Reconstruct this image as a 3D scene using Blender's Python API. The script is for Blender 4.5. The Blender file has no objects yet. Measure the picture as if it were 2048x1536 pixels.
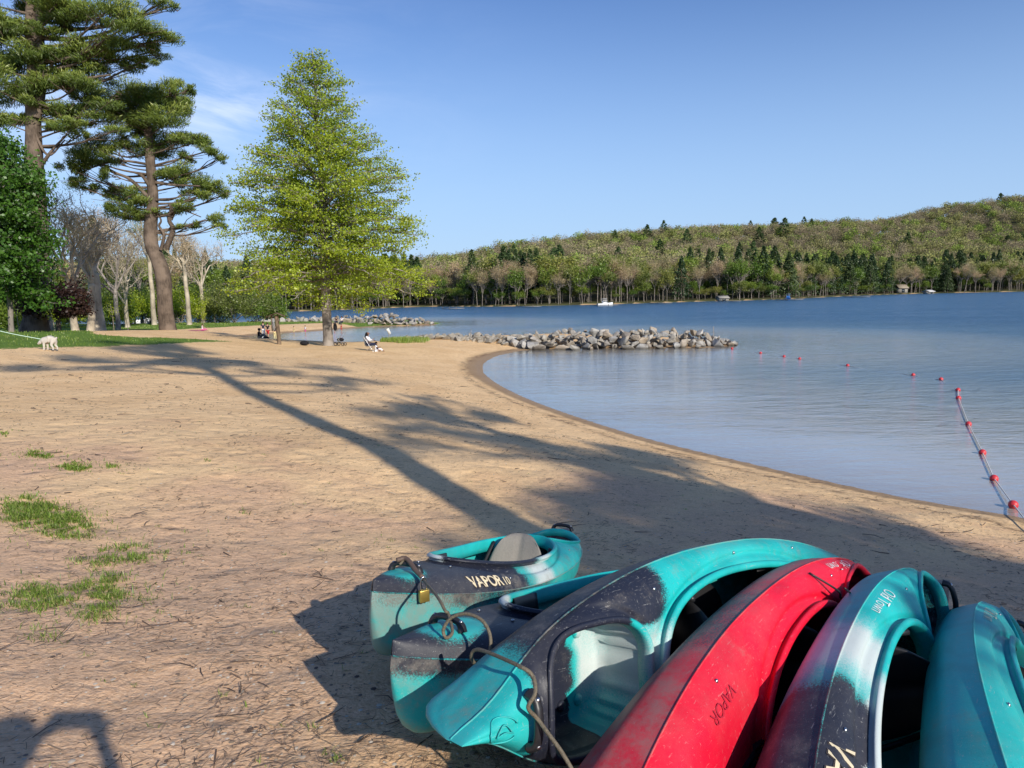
import bpy, math, random, bmesh
import numpy as np
from mathutils import Vector, Matrix, Euler
rng = np.random.default_rng(7)
random.seed(7)
# ------------------------------------------------------------------ camera model (numbers of the lens)
FPX, W0, H0 = 1420.0, 2048.0, 1536.0
CAMZ = 3.8
PITCH = math.atan2(768-590, FPX)
ROLL = math.radians(1.2)
_cp, _sp = math.cos(PITCH), math.sin(PITCH)
_R0 = np.array([1, 0, 0.]); _F = np.array([0, _cp, -_sp]); _U0 = np.array([0, _sp, _cp])
_R = _R0*math.cos(ROLL) - _U0*math.sin(ROLL)
_U = _U0*math.cos(ROLL) + _R0*math.sin(ROLL)
CAM = np.array([0, 0, CAMZ])

def project(P):
    P = np.atleast_2d(P) - CAM
    d = P @ _F
    return np.stack([W0/2 + FPX*(P@_R)/d, H0/2 - FPX*(P@_U)/d], 1)

def ray(px, py):
    v = _R*((px-W0/2)/FPX) - _U*((py-H0/2)/FPX) + _F
    return v

def at_z(px, py, z=0.0):
    v = ray(px, py)
    t = (z-CAMZ)/v[2]
    return CAM + v*t

def at_y(px, py, y):
    v = ray(px, py)
    return CAM + v*(y/v[1])
# ------------------------------------------------------------------ kayak hull form (metres, bow at +x)
KA = 1.52
def k_w(x):
    t = np.clip(np.abs(x)/KA, 0, 1)
    w = .028*np.sqrt(np.clip(1-t**10, 0, 1)) + .332*np.clip(1-t**2.35, 0, 1)
    return w*(1-np.where(x < 0, .54, .05)*np.exp(-((t-.95)/.13)**2))
def k_zs(x):
    t = x/KA
    return .222 + np.where(t > 0, .105, .075)*np.abs(t)**2
def k_zk(x):
    t = np.clip(np.abs(x)/KA, 0, 1)
    return .022*t**2 + .26*np.clip((t-.86)/.14, 0, 1)**3.2
def k_h(x):      # crown of the deck above the seam
    t = np.clip(np.abs(x)/KA, 0, 1)
    return .052 + .070*(1-t**3)
COCK = (.12, .69, .262, 2.3)
WELL = (-.905, .262, .205, 2.8)
def k_open(x, o):
    u = np.clip(np.abs((x-o[0])/o[1]), 0, 1)
    egg = 1 - .10*np.clip((x-o[0])/o[1], -1, 1) if o is COCK else 1.0
    return o[2]*egg*(1-u**o[3])**(1/o[3])
def k_o(x):
    return np.maximum(np.where(np.abs(x-COCK[0]) < COCK[1], k_open(x, COCK), 0), np.where(np.abs(x-WELL[0]) < WELL[1], k_open(x, WELL), 0))
def k_deck(x, y):
    w = k_w(x); s = np.clip(np.abs(y)/np.maximum(w, 1e-4), 0, 1)
    z = k_zs(x) + k_h(x)*np.clip(1-s**2.6, 0, 1)**.62
    # moulded groove round each opening
    for o in (COCK, WELL):
        r = np.sqrt(((x-o[0])/(o[1]+.055))**2 + (y/(o[2]+.05))**2)
        z = z - .016*np.exp(-((r-1.0)/.045)**2)
    return z
def k_hull_pt(x, th):   # th 0 keel .. pi/2 seam
    w = k_w(x); zk = k_zk(x); zs = k_zs(x)
    y = w*np.sin(th)**.72
    z = zk + (zs-zk)*(1-np.cos(th)**.85)
    # flare line and chine
    return y, z
# ------------------------------------------------------------------ scene helpers
scene = bpy.context.scene
COL = scene.collection
def mesh_np(name, V, F, smooth=False, attrs=None, mats=None, midx=None):
    V = np.asarray(V, dtype=np.float32); F = np.asarray(F, dtype=np.int32)
    me = bpy.data.meshes.new(name)
    n = len(F); k = F.shape[1]
    me.vertices.add(len(V)); me.vertices.foreach_set('co', V.ravel())
    me.loops.add(n*k); me.loops.foreach_set('vertex_index', F.ravel())
    me.polygons.add(n); me.polygons.foreach_set('loop_start', np.arange(0, n*k, k, dtype=np.int32))
    try: me.polygons.foreach_set('loop_total', np.full(n, k, dtype=np.int32))
    except Exception: pass
    if smooth: me.polygons.foreach_set('use_smooth', np.ones(n, dtype=bool))
    for m in (mats or []): me.materials.append(m)
    if midx is not None: me.polygons.foreach_set('material_index', np.asarray(midx, dtype=np.int32))
    for an, (typ, arr) in (attrs or {}).items():
        a = me.attributes.new(an, typ, 'POINT')
        if typ == 'FLOAT': a.data.foreach_set('value', np.asarray(arr, dtype=np.float32).ravel())
        else: a.data.foreach_set('color', np.asarray(arr, dtype=np.float32).ravel())
    me.update(calc_edges=True); me.validate()
    return me
def link(name, data, parent=None, loc=None, rot=None):
    o = bpy.data.objects.new(name, data); COL.objects.link(o)
    if parent is not None: o.parent = parent
    if loc is not None: o.location = loc
    if rot is not None: o.rotation_euler = rot
    return o
def tag(o, label=None, cat=None, group=None, kind=None):
    if label: o['label'] = label
    if cat: o['category'] = cat
    if group: o['group'] = group
    if kind: o['kind'] = kind
    return o
def empty(name, loc=(0, 0, 0), rot=(0, 0, 0)):
    o = link(name, None, None, loc, rot); o.empty_display_size = .1
    return o
# ---- materials
def newmat(name):
    m = bpy.data.materials.new(name); m.use_nodes = True
    nt = m.node_tree; b = nt.nodes['Principled BSDF']
    return m, nt, b
def N(nt, typ, **kw):
    n = nt.nodes.new(typ)
    for k, v in kw.items():
        if k.startswith('i_'):
            key = k[2:]
            n.inputs[int(key) if key.isdigit() else key].default_value = v
        else: setattr(n, k, v)
    return n
def L(nt, a, b): nt.links.new(a, b)
def ramp(nt, fac, stops, interp='LINEAR'):
    r = nt.nodes.new('ShaderNodeValToRGB'); r.color_ramp.interpolation = interp
    e = r.color_ramp.elements
    while len(e) < len(stops): e.new(.5)
    for i, (p, c) in enumerate(stops):
        e[i].position = p; e[i].color = c if len(c) == 4 else (*c, 1)
    if fac is not None: L(nt, fac, r.inputs[0])
    return r
def noise(nt, scale, detail=3, rough=.55, vec=None, dist=0):
    n = N(nt, 'ShaderNodeTexNoise'); n.inputs['Scale'].default_value = scale; n.inputs['Detail'].default_value = detail
    n.inputs['Roughness'].default_value = rough; n.inputs['Distortion'].default_value = dist
    if vec is not None: L(nt, vec, n.inputs['Vector'])
    return n
def mixc(nt, fac, a, b, mode='MIX'):
    m = N(nt, 'ShaderNodeMix', data_type='RGBA', blend_type=mode)
    for s, v in ((0, fac), (6, a), (7, b)):
        if hasattr(v, 'node'): L(nt, v, m.inputs[s])
        else: m.inputs[s].default_value = v if s == 0 else ((*v, 1) if len(v) == 3 else v)
    return m.outputs[2]
def mth(nt, op, a, b=None, c=None, clamp=False):
    m = N(nt, 'ShaderNodeMath', operation=op, use_clamp=clamp)
    for i, v in enumerate((a, b, c)):
        if v is None: continue
        if hasattr(v, 'node'): L(nt, v, m.inputs[i])
        else: m.inputs[i].default_value = v
    return m.outputs[0]
def smooth(nt, v, lo, hi):
    m = N(nt, 'ShaderNodeMapRange', interpolation_type='SMOOTHSTEP')
    L(nt, v, m.inputs[0]); m.inputs[1].default_value = lo; m.inputs[2].default_value = hi
    return m.outputs[0]
def plain(name, col, rough=.6, spec=.4, metal=0, var=.15, scale=30, bump=0.0):
    m, nt, b = newmat(name)
    tc = N(nt, 'ShaderNodeTexCoord')
    n = noise(nt, scale, 4, .6, tc.outputs['Object'])
    c = mixc(nt, n.outputs[0], tuple(x*(1-var) for x in col), tuple(min(1, x*(1+var)) for x in col))
    L(nt, c, b.inputs['Base Color']); b.inputs['Roughness'].default_value = rough
    b.inputs['Specular IOR Level'].default_value = spec; b.inputs['Metallic'].default_value = metal
    if bump:
        bp = N(nt, 'ShaderNodeBump'); bp.inputs['Strength'].default_value = bump; bp.inputs['Distance'].default_value = .01
        L(nt, n.outputs[0], bp.inputs['Height']); L(nt, bp.outputs[0], b.inputs['Normal'])
    return m
def leafmat(name, c1, c2, c3=None, trans=.35, objvar=.0, rough=.6):
    m, nt, b = newmat(name); nt.nodes.remove(b)
    out = nt.nodes['Material Output']
    at = N(nt, 'ShaderNodeAttribute', attribute_name='rnd')
    st = [(0, c1), (1, c2)] if c3 is None else [(0, c1), (.6, c2), (1, c3)]
    c = ramp(nt, at.outputs['Fac'], st).outputs[0]
    if objvar:
        oi = N(nt, 'ShaderNodeObjectInfo')
        hs = N(nt, 'ShaderNodeHueSaturation')
        v = mth(nt, 'MULTIPLY_ADD', oi.outputs['Random'], objvar, 1-objvar/2)
        L(nt, v, hs.inputs['Value']); L(nt, c, hs.inputs['Color'])
        h = mth(nt, 'MULTIPLY_ADD', oi.outputs['Random'], -.045, .522); L(nt, h, hs.inputs['Hue'])
        c = hs.outputs[0]
    d = N(nt, 'ShaderNodeBsdfDiffuse'); t = N(nt, 'ShaderNodeBsdfTranslucent'); g = N(nt, 'ShaderNodeBsdfGlossy'); g.inputs['Roughness'].default_value = .45
    L(nt, c, d.inputs[0]); L(nt, c, t.inputs[0])
    mx = N(nt, 'ShaderNodeMixShader'); mx.inputs[0].default_value = trans
    L(nt, d.outputs[0], mx.inputs[1]); L(nt, t.outputs[0], mx.inputs[2])
    m2 = N(nt, 'ShaderNodeMixShader'); m2.inputs[0].default_value = .04
    L(nt, mx.outputs[0], m2.inputs[1]); L(nt, g.outputs[0], m2.inputs[2])
    L(nt, m2.outputs[0], out.inputs[0])
    return m
def barkmat(name, c1, c2, scale=3, bump=.6, vert=.15):
    m, nt, b = newmat(name)
    tc = N(nt, 'ShaderNodeTexCoord'); mp = N(nt, 'ShaderNodeMapping'); mp.inputs['Scale'].default_value = (1, 1, vert)
    L(nt, tc.outputs['Object'], mp.inputs[0])
    n = noise(nt, scale*4, 6, .65, mp.outputs[0], .6); n2 = noise(nt, scale*.5, 3, .5, tc.outputs['Object'])
    c = ramp(nt, n.outputs[0], [(.3, c1), (.65, c2)]).outputs[0]
    c = mixc(nt, smooth(nt, n2.outputs[0], .4, .65), c, tuple(min(1, x*1.35) for x in c2))
    c2_ = mixc(nt, .5, c, c); L(nt, c, b.inputs['Base Color']); b.inputs['Roughness'].default_value = .9
    b.inputs['Specular IOR Level'].default_value = .15
    bp = N(nt, 'ShaderNodeBump'); bp.inputs['Strength'].default_value = bump; bp.inputs['Distance'].default_value = .05
    L(nt, n.outputs[0], bp.inputs['Height']); L(nt, bp.outputs[0], b.inputs['Normal'])
    return m
# ---- geometry generators
def tubes(segs, sides=6):
    """segs: list of (p0,p1,r0,r1) -> verts, quads"""
    S = np.array([[*a, *b, c, d] for a, b, c, d in segs], dtype=float)
    p0, p1, r0, r1 = S[:, :3], S[:, 3:6], S[:, 6], S[:, 7]
    d = p1-p0; ln = np.linalg.norm(d, axis=1, keepdims=True); d = d/np.maximum(ln, 1e-6)
    ref = np.where(np.abs(d[:, 2:3]) < .9, np.array([[0, 0, 1.]]), np.array([[1., 0, 0]]))
    u = np.cross(d, ref); u /= np.linalg.norm(u, axis=1, keepdims=True); v = np.cross(d, u)
    a = np.linspace(0, 2*math.pi, sides, endpoint=False)
    ring = np.cos(a)[None, :, None]*u[:, None, :] + np.sin(a)[None, :, None]*v[:, None, :]
    A = p0[:, None, :] + ring*r0[:, None, None]; B = p1[:, None, :] + ring*r1[:, None, None]
    V = np.concatenate([A, B], 1).reshape(-1, 3)
    n = len(S); base = (np.arange(n)*2*sides)[:, None]
    i = np.arange(sides); j = (i+1) % sides
    F = np.stack([i, i+sides, j+sides, j], 1)
    F = (base[:, :, None] + F[None]).reshape(-1, 4)
    return V, F
def sweep(path, radii, sides=8, closed=False):
    """smooth tube along a polyline, one shared ring per point"""
    P = np.asarray(path, float); n = len(P); R = np.broadcast_to(np.asarray(radii, float), (n,))
    T = np.gradient(P, axis=0) if not closed else (np.roll(P, -1, 0)-np.roll(P, 1, 0))
    T /= np.maximum(np.linalg.norm(T, axis=1, keepdims=True), 1e-9)
    u = np.cross(T[0], [0, 0, 1.]); u = u if np.linalg.norm(u) > .1 else np.cross(T[0], [1., 0, 0]); U = []
    for t in T:
        u = u - t*np.dot(u, t); u = u/np.linalg.norm(u); U.append(u.copy())
    U = np.array(U); Vv = np.cross(T, U)
    a = np.linspace(0, 2*math.pi, sides, endpoint=False)
    V = P[:, None, :] + (np.cos(a)[None, :, None]*U[:, None, :] + np.sin(a)[None, :, None]*Vv[:, None, :])*R[:, None, None]
    V = V.reshape(-1, 3)
    m = n if closed else n-1
    i = np.arange(m)[:, None]; k = np.arange(sides)[None, :]; k2 = (k+1) % sides; i2 = (i+1) % n
    F = np.stack([i*sides+k, i*sides+k2, i2*sides+k2, i2*sides+k], -1).reshape(-1, 4)
    if not closed:
        c0, c1 = len(V), len(V)+1; V = np.concatenate([V, P[:1], P[-1:]])
        cap = [[k, c0, c0, (k+1) % sides] for k in range(0)]
        F = list(map(list, F))
        for k in range(0, sides, 2):
            F.append([c0, (k+2) % sides, (k+1) % sides, k]); b = (n-1)*sides
            F.append([c1, b+k, b+(k+1) % sides, b+(k+2) % sides])
        F = np.array(F)
    return V, F
def catmull(pts, n=8):
    P = np.asarray(pts, float); P = np.vstack([2*P[0]-P[1], P, 2*P[-1]-P[-2]]); out = []
    for i in range(1, len(P)-2):
        for t in np.linspace(0, 1, n, endpoint=False):
            a, b, c, d = P[i-1:i+3]
            out.append(.5*((2*b)+(-a+c)*t+(2*a-5*b+4*c-d)*t*t+(-a+3*b-3*c+d)*t**3))
    out.append(P[-2]); return np.array(out)
def quads(C, size, aspect=1.0, up=None, r=None, flat=0.0, direction=None):
    """random leaf quads at centres C"""
    r = r or rng
    n = len(C); size = np.broadcast_to(size, (n,))
    nrm = r.normal(size=(n, 3)); nrm[:, 2] = nrm[:, 2]*(1-flat) + flat*1.6
    nrm /= np.linalg.norm(nrm, axis=1, keepdims=True)
    t = r.normal(size=(n, 3)) if direction is None else np.asarray(direction) + r.normal(size=(n, 3))*.35
    t -= nrm*(t*nrm).sum(1, keepdims=True); t /= np.maximum(np.linalg.norm(t, axis=1, keepdims=True), 1e-6)
    b = np.cross(nrm, t)
    t = t*(size*.5)[:, None]; b = b*(size*.5*aspect)[:, None]
    V = np.stack([C-t, C+b-t*.1, C+t, C-b-t*.1], 1).reshape(-1, 3)
    F = np.arange(n*4).reshape(n, 4)
    return V, F
def join(*parts):
    """parts of (V,F) -> V,F, lens"""
    Vs, Fs, o, l = [], [], 0, []
    for V, F in parts:
        Vs.append(V); Fs.append(np.asarray(F)+o); o += len(V); l.append(len(F))
    return np.concatenate(Vs), np.concatenate(Fs), l
def grid_faces(n, m, wrap=False):
    i = np.arange(n-1)[:, None]; j = np.arange(m if wrap else m-1)[None, :]; j2 = (j+1) % m
    return np.stack([i*m+j, i*m+j2, (i+1)*m+j2, (i+1)*m+j], -1).reshape(-1, 4)
def box_vf(c, s, R=None):
    c = np.array(c, float); s = np.array(s, float)/2
    V = np.array([[x, y, z] for x in (-1, 1) for y in (-1, 1) for z in (-1, 1)])*s
    if R is not None: V = V @ np.array(R).T
    return V + c, np.array([[0, 1, 3, 2], [4, 6, 7, 5], [0, 4, 5, 1], [2, 3, 7, 6], [0, 2, 6, 4], [1, 5, 7, 3]])
def ball_vf(c, r, n=10, m=14):
    c = np.array(c, float); r = np.broadcast_to(np.array(r, float), (3,))
    a = np.linspace(.02, math.pi-.02, n); b = np.linspace(0, 2*math.pi, m, endpoint=False)
    V = np.stack([np.sin(a)[:, None]*np.cos(b), np.sin(a)[:, None]*np.sin(b), np.cos(a)[:, None]*np.ones(m)], -1).reshape(-1, 3)*r + c
    return V, grid_faces(n, m, True)[:, ::-1]
def rotz(a): c, s = math.cos(a), math.sin(a); return np.array([[c, -s, 0], [s, c, 0], [0, 0, 1.]])
def bevel(o, w=.01, seg=2):
    m = o.modifiers.new('bevel', 'BEVEL'); m.width = w; m.segments = seg; m.limit_method = 'ANGLE'
    return o
def text_vf(body, size, mapfn, bold=0.0, ext=0.0):
    cu = bpy.data.curves.new('lettering', 'FONT'); cu.body = body; cu.size = size; cu.offset = bold; cu.resolution_u = 3
    cu.space_character = .95
    o = bpy.data.objects.new('lettering_tmp', cu); COL.objects.link(o)
    dg = bpy.context.evaluated_depsgraph_get(); dg.update()
    me = bpy.data.meshes.new_from_object(o.evaluated_get(dg))
    COL.objects.unlink(o); bpy.data.objects.remove(o); bpy.data.curves.remove(cu)
    for v in me.vertices:
        v.co = mapfn(v.co.x, v.co.y)
    me.update()
    return me
# ------------------------------------------------------------------ shoreline and terrain height
SHORE_PX = [(2900, 1300), (2400, 1120), (2048, 1036), (1850, 1002), (1700, 972), (1500, 926), (1300, 878), (1150, 832), (1050, 795), (990, 764), (967, 742),
    (972, 724), (1010, 708), (1080, 699), (1250, 696), (1400, 696), (1475, 690), (1452, 681), (1300, 676), (1140, 672), (1000, 675), (880, 680), (790, 684),
    (740, 688), (650, 689), (560, 688), (505, 684), (492, 678), (510, 671), (560, 667), (640, 662), (700, 657), (790, 652), (868, 650), (866, 645), (780, 643), (680, 646),
    (580, 649), (500, 650), (440, 650), (380, 651), (300, 651), (200, 652), (100, 654), (0, 656), (-300, 660), (-1200, 676)]
SHORE = np.array([at_z(*p)[:2] for p in SHORE_PX])
SHORE[0] = [17, 1.0]
_land = np.vstack([SHORE, [[-400, 60], [-400, -400], [400, -400], [60, -30]]])
def _refine(P, n=6):
    c = catmull(np.c_[P, np.zeros(len(P))], n)[:, :2]; return c
SH = _refine(SHORE, 4)
LANDPOLY = np.vstack([SH, [[-400, 60], [-400, -400], [400, -400], [60, -30]]])
FAR_PX = [(-900, 655), (-300, 646), (0, 640), (200, 635), (350, 631), (500, 626), (700, 619), (850, 613.5), (1000, 613), (1200, 609), (1400, 603), (1550, 599), (1700, 592), (1850, 587), (2048, 583), (2400, 574)]
FAR = np.array([at_z(*p)[:2] for p in FAR_PX])
FAR = np.vstack([FAR, [[420, 330], [520, 150]]])
FARPOLY = np.vstack([_refine(FAR, 4), [[2500, 100], [2500, 3000], [-2500, 3000], [-2500, 80], [-330, 75]]])
def inside(P, poly):
    x, y = P[:, 0], P[:, 1]; r = np.zeros(len(P), bool)
    a = poly; b = np.roll(poly, -1, 0)
    for (x0, y0), (x1, y1) in zip(a, b):
        if y0 == y1: continue
        r ^= ((y0 > y) != (y1 > y)) & (x < (x1-x0)*(y-y0)/(y1-y0)+x0)
    return r
def dist(P, line):
    a = line[:-1]; b = line[1:]; out = np.full(len(P), 1e9)
    for p, q in zip(a, b):
        ab = q-p; t = np.clip(((P-p)@ab)/max(ab@ab, 1e-9), 0, 1)
        d = P-(p+ab*t[:, None]); out = np.minimum(out, (d**2).sum(1))
    return np.sqrt(out)
def shore_d(P):
    d = dist(P, SH); return np.where(inside(P, LANDPOLY), d, -d)
def far_d(P):
    d = dist(P, FARPOLY[:-5]); return np.where(inside(P, FARPOLY), d, -d)
def _hash_noise(x, y, s, seed=0):
    # smooth value noise
    x = x/s; y = y/s; xi = np.floor(x).astype(int); yi = np.floor(y).astype(int); fx = x-xi; fy = y-yi
    fx = fx*fx*(3-2*fx); fy = fy*fy*(3-2*fy)
    def h(a, b):
        v = np.sin(a*127.1+b*311.7+seed*74.7)*43758.5453; return v-np.floor(v)
    return (h(xi, yi)*(1-fx)+h(xi+1, yi)*fx)*(1-fy)+(h(xi, yi+1)*(1-fx)+h(xi+1, yi+1)*fx)*fy
def ground_z(P, detail=True, sd=None, fd=None):
    P = np.atleast_2d(P)[:, :2]; x, y = P[:, 0], P[:, 1]
    d = shore_d(P) if sd is None else sd
    pk = np.interp(y, [14, 24, 34, 48, 90], [2.5, 2.15, 1.35, .85, .85]) + 1.1*np.clip((-x-13)/10, 0, 1)*np.clip((78-y)/28, 0, 1)
    g = pk*(1-np.exp(-(np.maximum(d, 0)/np.interp(y, [14, 40], [9., 6.]))**1.3))
    g = np.where(d < 0, np.maximum(d*.14, -3.2), g)
    pl = 2.35-.1*x-.14*y + .07*np.exp(-((x+.55)**2+(y-3.3)**2)/.5)
    w = 1-np.clip((np.hypot(x-.6, y-2.8)-3.2)/5., 0, 1); w = w*w*(3-2*w)
    w = w*(d > 0)
    z = g*(1-w)+pl*w
    r = np.hypot(x, y)
    if detail:
        amp = np.clip(d/2.5, 0, 1)
        z = z + amp*((_hash_noise(x, y, .33)-.5)*.034*np.clip(12/np.maximum(r, 1), 0, 1) + (_hash_noise(x, y, .14, 3)-.5)*.012*np.clip(6/np.maximum(r, 1), 0, 1)
                     + (_hash_noise(x, y, 1.4, 5)-.5)*.05*np.clip(r/6, .2, 1) + (_hash_noise(x, y, 5, 9)-.5)*.16*np.clip(r/15-.4, 0, 1))
    f = far_d(P) if fd is None else fd
    az = np.arctan2(x, y)  # 0 ahead, + right
    H = np.interp(az, np.radians([-60, -30, -8, 0, 6, 15, 22, 28, 36, 50]), [16, 14, 17, 26, 38, 49, 50, 58, 76, 84])
    t = np.clip(f/300., 0, 1)
    hill = np.where(f > 0, .6*np.clip(f/3, 0, 1) + H*(t*t*(3-2*t)), 0) + np.where(f > 0, (_hash_noise(x, y, 60, 2)-.5)*7*t, 0)
    far_bed = np.maximum(f*.25, -3.2)
    z = np.where(f > 0, hill, np.where(f > -14, np.maximum(z, far_bed), z))
    return z
def gz(x, y): return float(ground_z(np.array([[x, y]]), False)[0])
def on_ground(px, py, it=30):
    """where the view ray of a picture point meets the terrain"""
    v = ray(px, py); ts = np.geomspace(1.2, 900, 1500)
    P = CAM+v*ts[:, None]; z = ground_z(P, False)
    s = P[:, 2] < np.maximum(z, 0); i = int(np.argmax(s)) if s.any() else len(ts)-1
    a, b = ts[max(i-1, 0)], ts[i]
    for _ in range(12):
        m = (a+b)/2; p = CAM+v*m
        if p[2] < max(gz(p[0], p[1]), 0): b = m
        else: a = m
    p = CAM+v*b; p[2] = max(gz(p[0], p[1]), 0); return p
# ------------------------------------------------------------------ sun, sky, camera
SUN_EL = math.radians(27.0)
TO_SUN = np.array([.545*math.cos(SUN_EL), -.838*math.cos(SUN_EL), math.sin(SUN_EL)])
def build_world():
    w = bpy.data.worlds.new('World'); scene.world = w; w.use_nodes = True
    nt = w.node_tree; bg = nt.nodes['Background']
    sky = N(nt, 'ShaderNodeTexSky', sky_type='NISHITA'); sky.sun_disc = False
    sky.sun_elevation = SUN_EL; sky.sun_rotation = math.atan2(TO_SUN[0], TO_SUN[1])
    sky.air_density = 1.0; sky.dust_density = .35; sky.ozone_density = 3.0; sky.altitude = 200
    tc = N(nt, 'ShaderNodeTexCoord')
    # thin cirrus wisps, low over the park on the left
    mp = N(nt, 'ShaderNodeMapping'); mp.inputs['Scale'].default_value = (3.2, 2.0, 9.0); mp.inputs['Rotation'].default_value = (0, .35, .4)
    L(nt, tc.outputs['Generated'], mp.inputs[0])
    n = noise(nt, 1.6, 8, .62, mp.outputs[0], .7)
    sep = N(nt, 'ShaderNodeSeparateXYZ'); L(nt, tc.outputs['Generated'], sep.inputs[0])
    x, y, z = sep.outputs
    def bump_at(px, py, rx, rz):
        d = ray(px, py); d = d/np.linalg.norm(d)
        a = mth(nt, 'DIVIDE', mth(nt, 'SUBTRACT', x, d[0]), rx); b = mth(nt, 'DIVIDE', mth(nt, 'SUBTRACT', z, d[2]), rz)
        r = mth(nt, 'ADD', mth(nt, 'MULTIPLY', a, a), mth(nt, 'MULTIPLY', b, b))
        g = mth(nt, 'EXPONENT', mth(nt, 'MULTIPLY', r, -1.0))
        return mth(nt, 'MULTIPLY', g, mth(nt, 'GREATER_THAN', y, 0.0))
    m = mth(nt, 'ADD', mth(nt, 'ADD', bump_at(435, 240, .10, .042), mth(nt, 'MULTIPLY', bump_at(350, 165, .13, .05), .5)), mth(nt, 'MULTIPLY', bump_at(60, 120, .30, .14), .95))
    f = mth(nt, 'MULTIPLY', smooth(nt, n.outputs[0], .33, .72), m)
    f = mth(nt, 'MULTIPLY', f, .27, clamp=True)
    hs = N(nt, 'ShaderNodeHueSaturation'); hs.inputs['Saturation'].default_value = 1.16; hs.inputs['Value'].default_value = 1.0; hs.inputs['Hue'].default_value = .512
    L(nt, sky.outputs[0], hs.inputs['Color'])
    # the haze of the lowest few degrees stays cool
    hz = mixc(nt, mth(nt, 'MULTIPLY', smooth(nt, mth(nt, 'MULTIPLY', z, -1.0), -.42, .0), .85), hs.outputs[0], (2.75, 4.1, 6.3))
    c = mixc(nt, f, hz, (7.6, 8.0, 9.0))
    L(nt, c, bg.inputs[0]); bg.inputs[1].default_value = .148
build_world()
sl = bpy.data.lights.new('sun', 'SUN'); sl.energy = 5.0; sl.angle = math.radians(.6); sl.color = (1.0, .93, .82)
so = link('sun', sl); so.rotation_euler = Vector(TO_SUN).to_track_quat('Z', 'Y').to_euler()
cd = bpy.data.cameras.new('camera'); cd.lens = 36*FPX/W0; cd.sensor_width = 36; cd.clip_start = .05; cd.clip_end = 6000
co = link('camera', cd)
M = Matrix(((_R[0], _U[0], -_F[0], 0), (_R[1], _U[1], -_F[1], 0), (_R[2], _U[2], -_F[2], CAMZ), (0, 0, 0, 1)))
co.matrix_world = M; scene.camera = co
scene.view_settings.view_transform = 'Standard'; scene.view_settings.look = 'None'; scene.view_settings.exposure = 0
scene.cycles.max_bounces = 6; scene.cycles.transparent_max_bounces = 12; scene.cycles.use_denoising = True
scene.cycles.caustics_reflective = False; scene.cycles.caustics_refractive = False
# ------------------------------------------------------------------ the ground, one sheet to the far hills
def pxpoly(pts): return np.array([on_ground(*p)[:2] for p in pts])
LAWN1 = pxpoly([(-700, 716), (0, 701), (130, 696), (260, 691), (400, 686), (470, 684.5), (400, 680), (280, 676), (190, 670), (130, 662), (60, 656), (0, 654), (-200, 654), (-700, 660)])
LAWN2 = np.array([[-400, 30], [-60, 40], [-47, 50], [-45, 62], [-40, 77], [-36, 84], [-29, 92], [-24, 97], [-20, 93], [-17, 96], [-12, 97], [-8, 101], [-20, 118], [-60, 130], [-400, 150]])
TUFT_PX = [([(0, 1000), (60, 990), (110, 1005), (170, 1030), (195, 1050), (190, 1075), (120, 1080), (60, 1068), (0, 1060)], 1.0),
    ([(120, 1130), (160, 1108), (230, 1085), (290, 1080), (345, 1105), (330, 1120), (250, 1130), (180, 1140)], .6),
    ([(0, 1185), (60, 1158), (130, 1170), (200, 1140), (260, 1150), (270, 1190), (240, 1240), (180, 1255), (130, 1235), (60, 1230), (0, 1215)], .95),
    ([(25, 1250), (70, 1245), (160, 1260), (150, 1292), (60, 1296), (25, 1285)], .3), ([(110, 905), (60, 900), (45, 912), (100, 918)], .8),
    ([(110, 930), (150, 922), (190, 935), (150, 948)], 1.0), ([(210, 930), (243, 930), (240, 940), (212, 940)], 1.0), ([(0, 866), (18, 868), (15, 876), (0, 880)], 1),
    ([(225, 1385), (275, 1380), (285, 1405), (240, 1412)], .5), ([(195, 1030), (220, 1028), (222, 1042), (198, 1046)], .7), ([(470, 1020), (510, 1018), (505, 1030), (475, 1030)], .5),
    ([(740, 1082), (765, 1080), (762, 1090), (742, 1092)], .7), ([(770, 1080), (792, 1079), (790, 1088), (772, 1088)], .6), ([(360, 1058), (378, 1057), (377, 1064), (361, 1065)], .5),
    ([(385, 1175), (400, 1174), (398, 1186), (386, 1186)], .5), ([(410, 920), (422, 919), (421, 926), (411, 926)], .6), ([(120, 1205), (330, 1150), (320, 1200), (200, 1240)], .25)]
TUFTS = [(pxpoly(p), d) for p, d in TUFT_PX]
def polar(rmin, rmax, ratio, front=52, fs=.26):
    rr = [rmin]
    while rr[-1] < rmax: rr.append(rr[-1]*ratio)
    a = np.concatenate([np.arange(-front, front+1e-6, fs), np.arange(front+4, 360-front-3, 6.)])
    return np.array(rr), np.radians(a)
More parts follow.
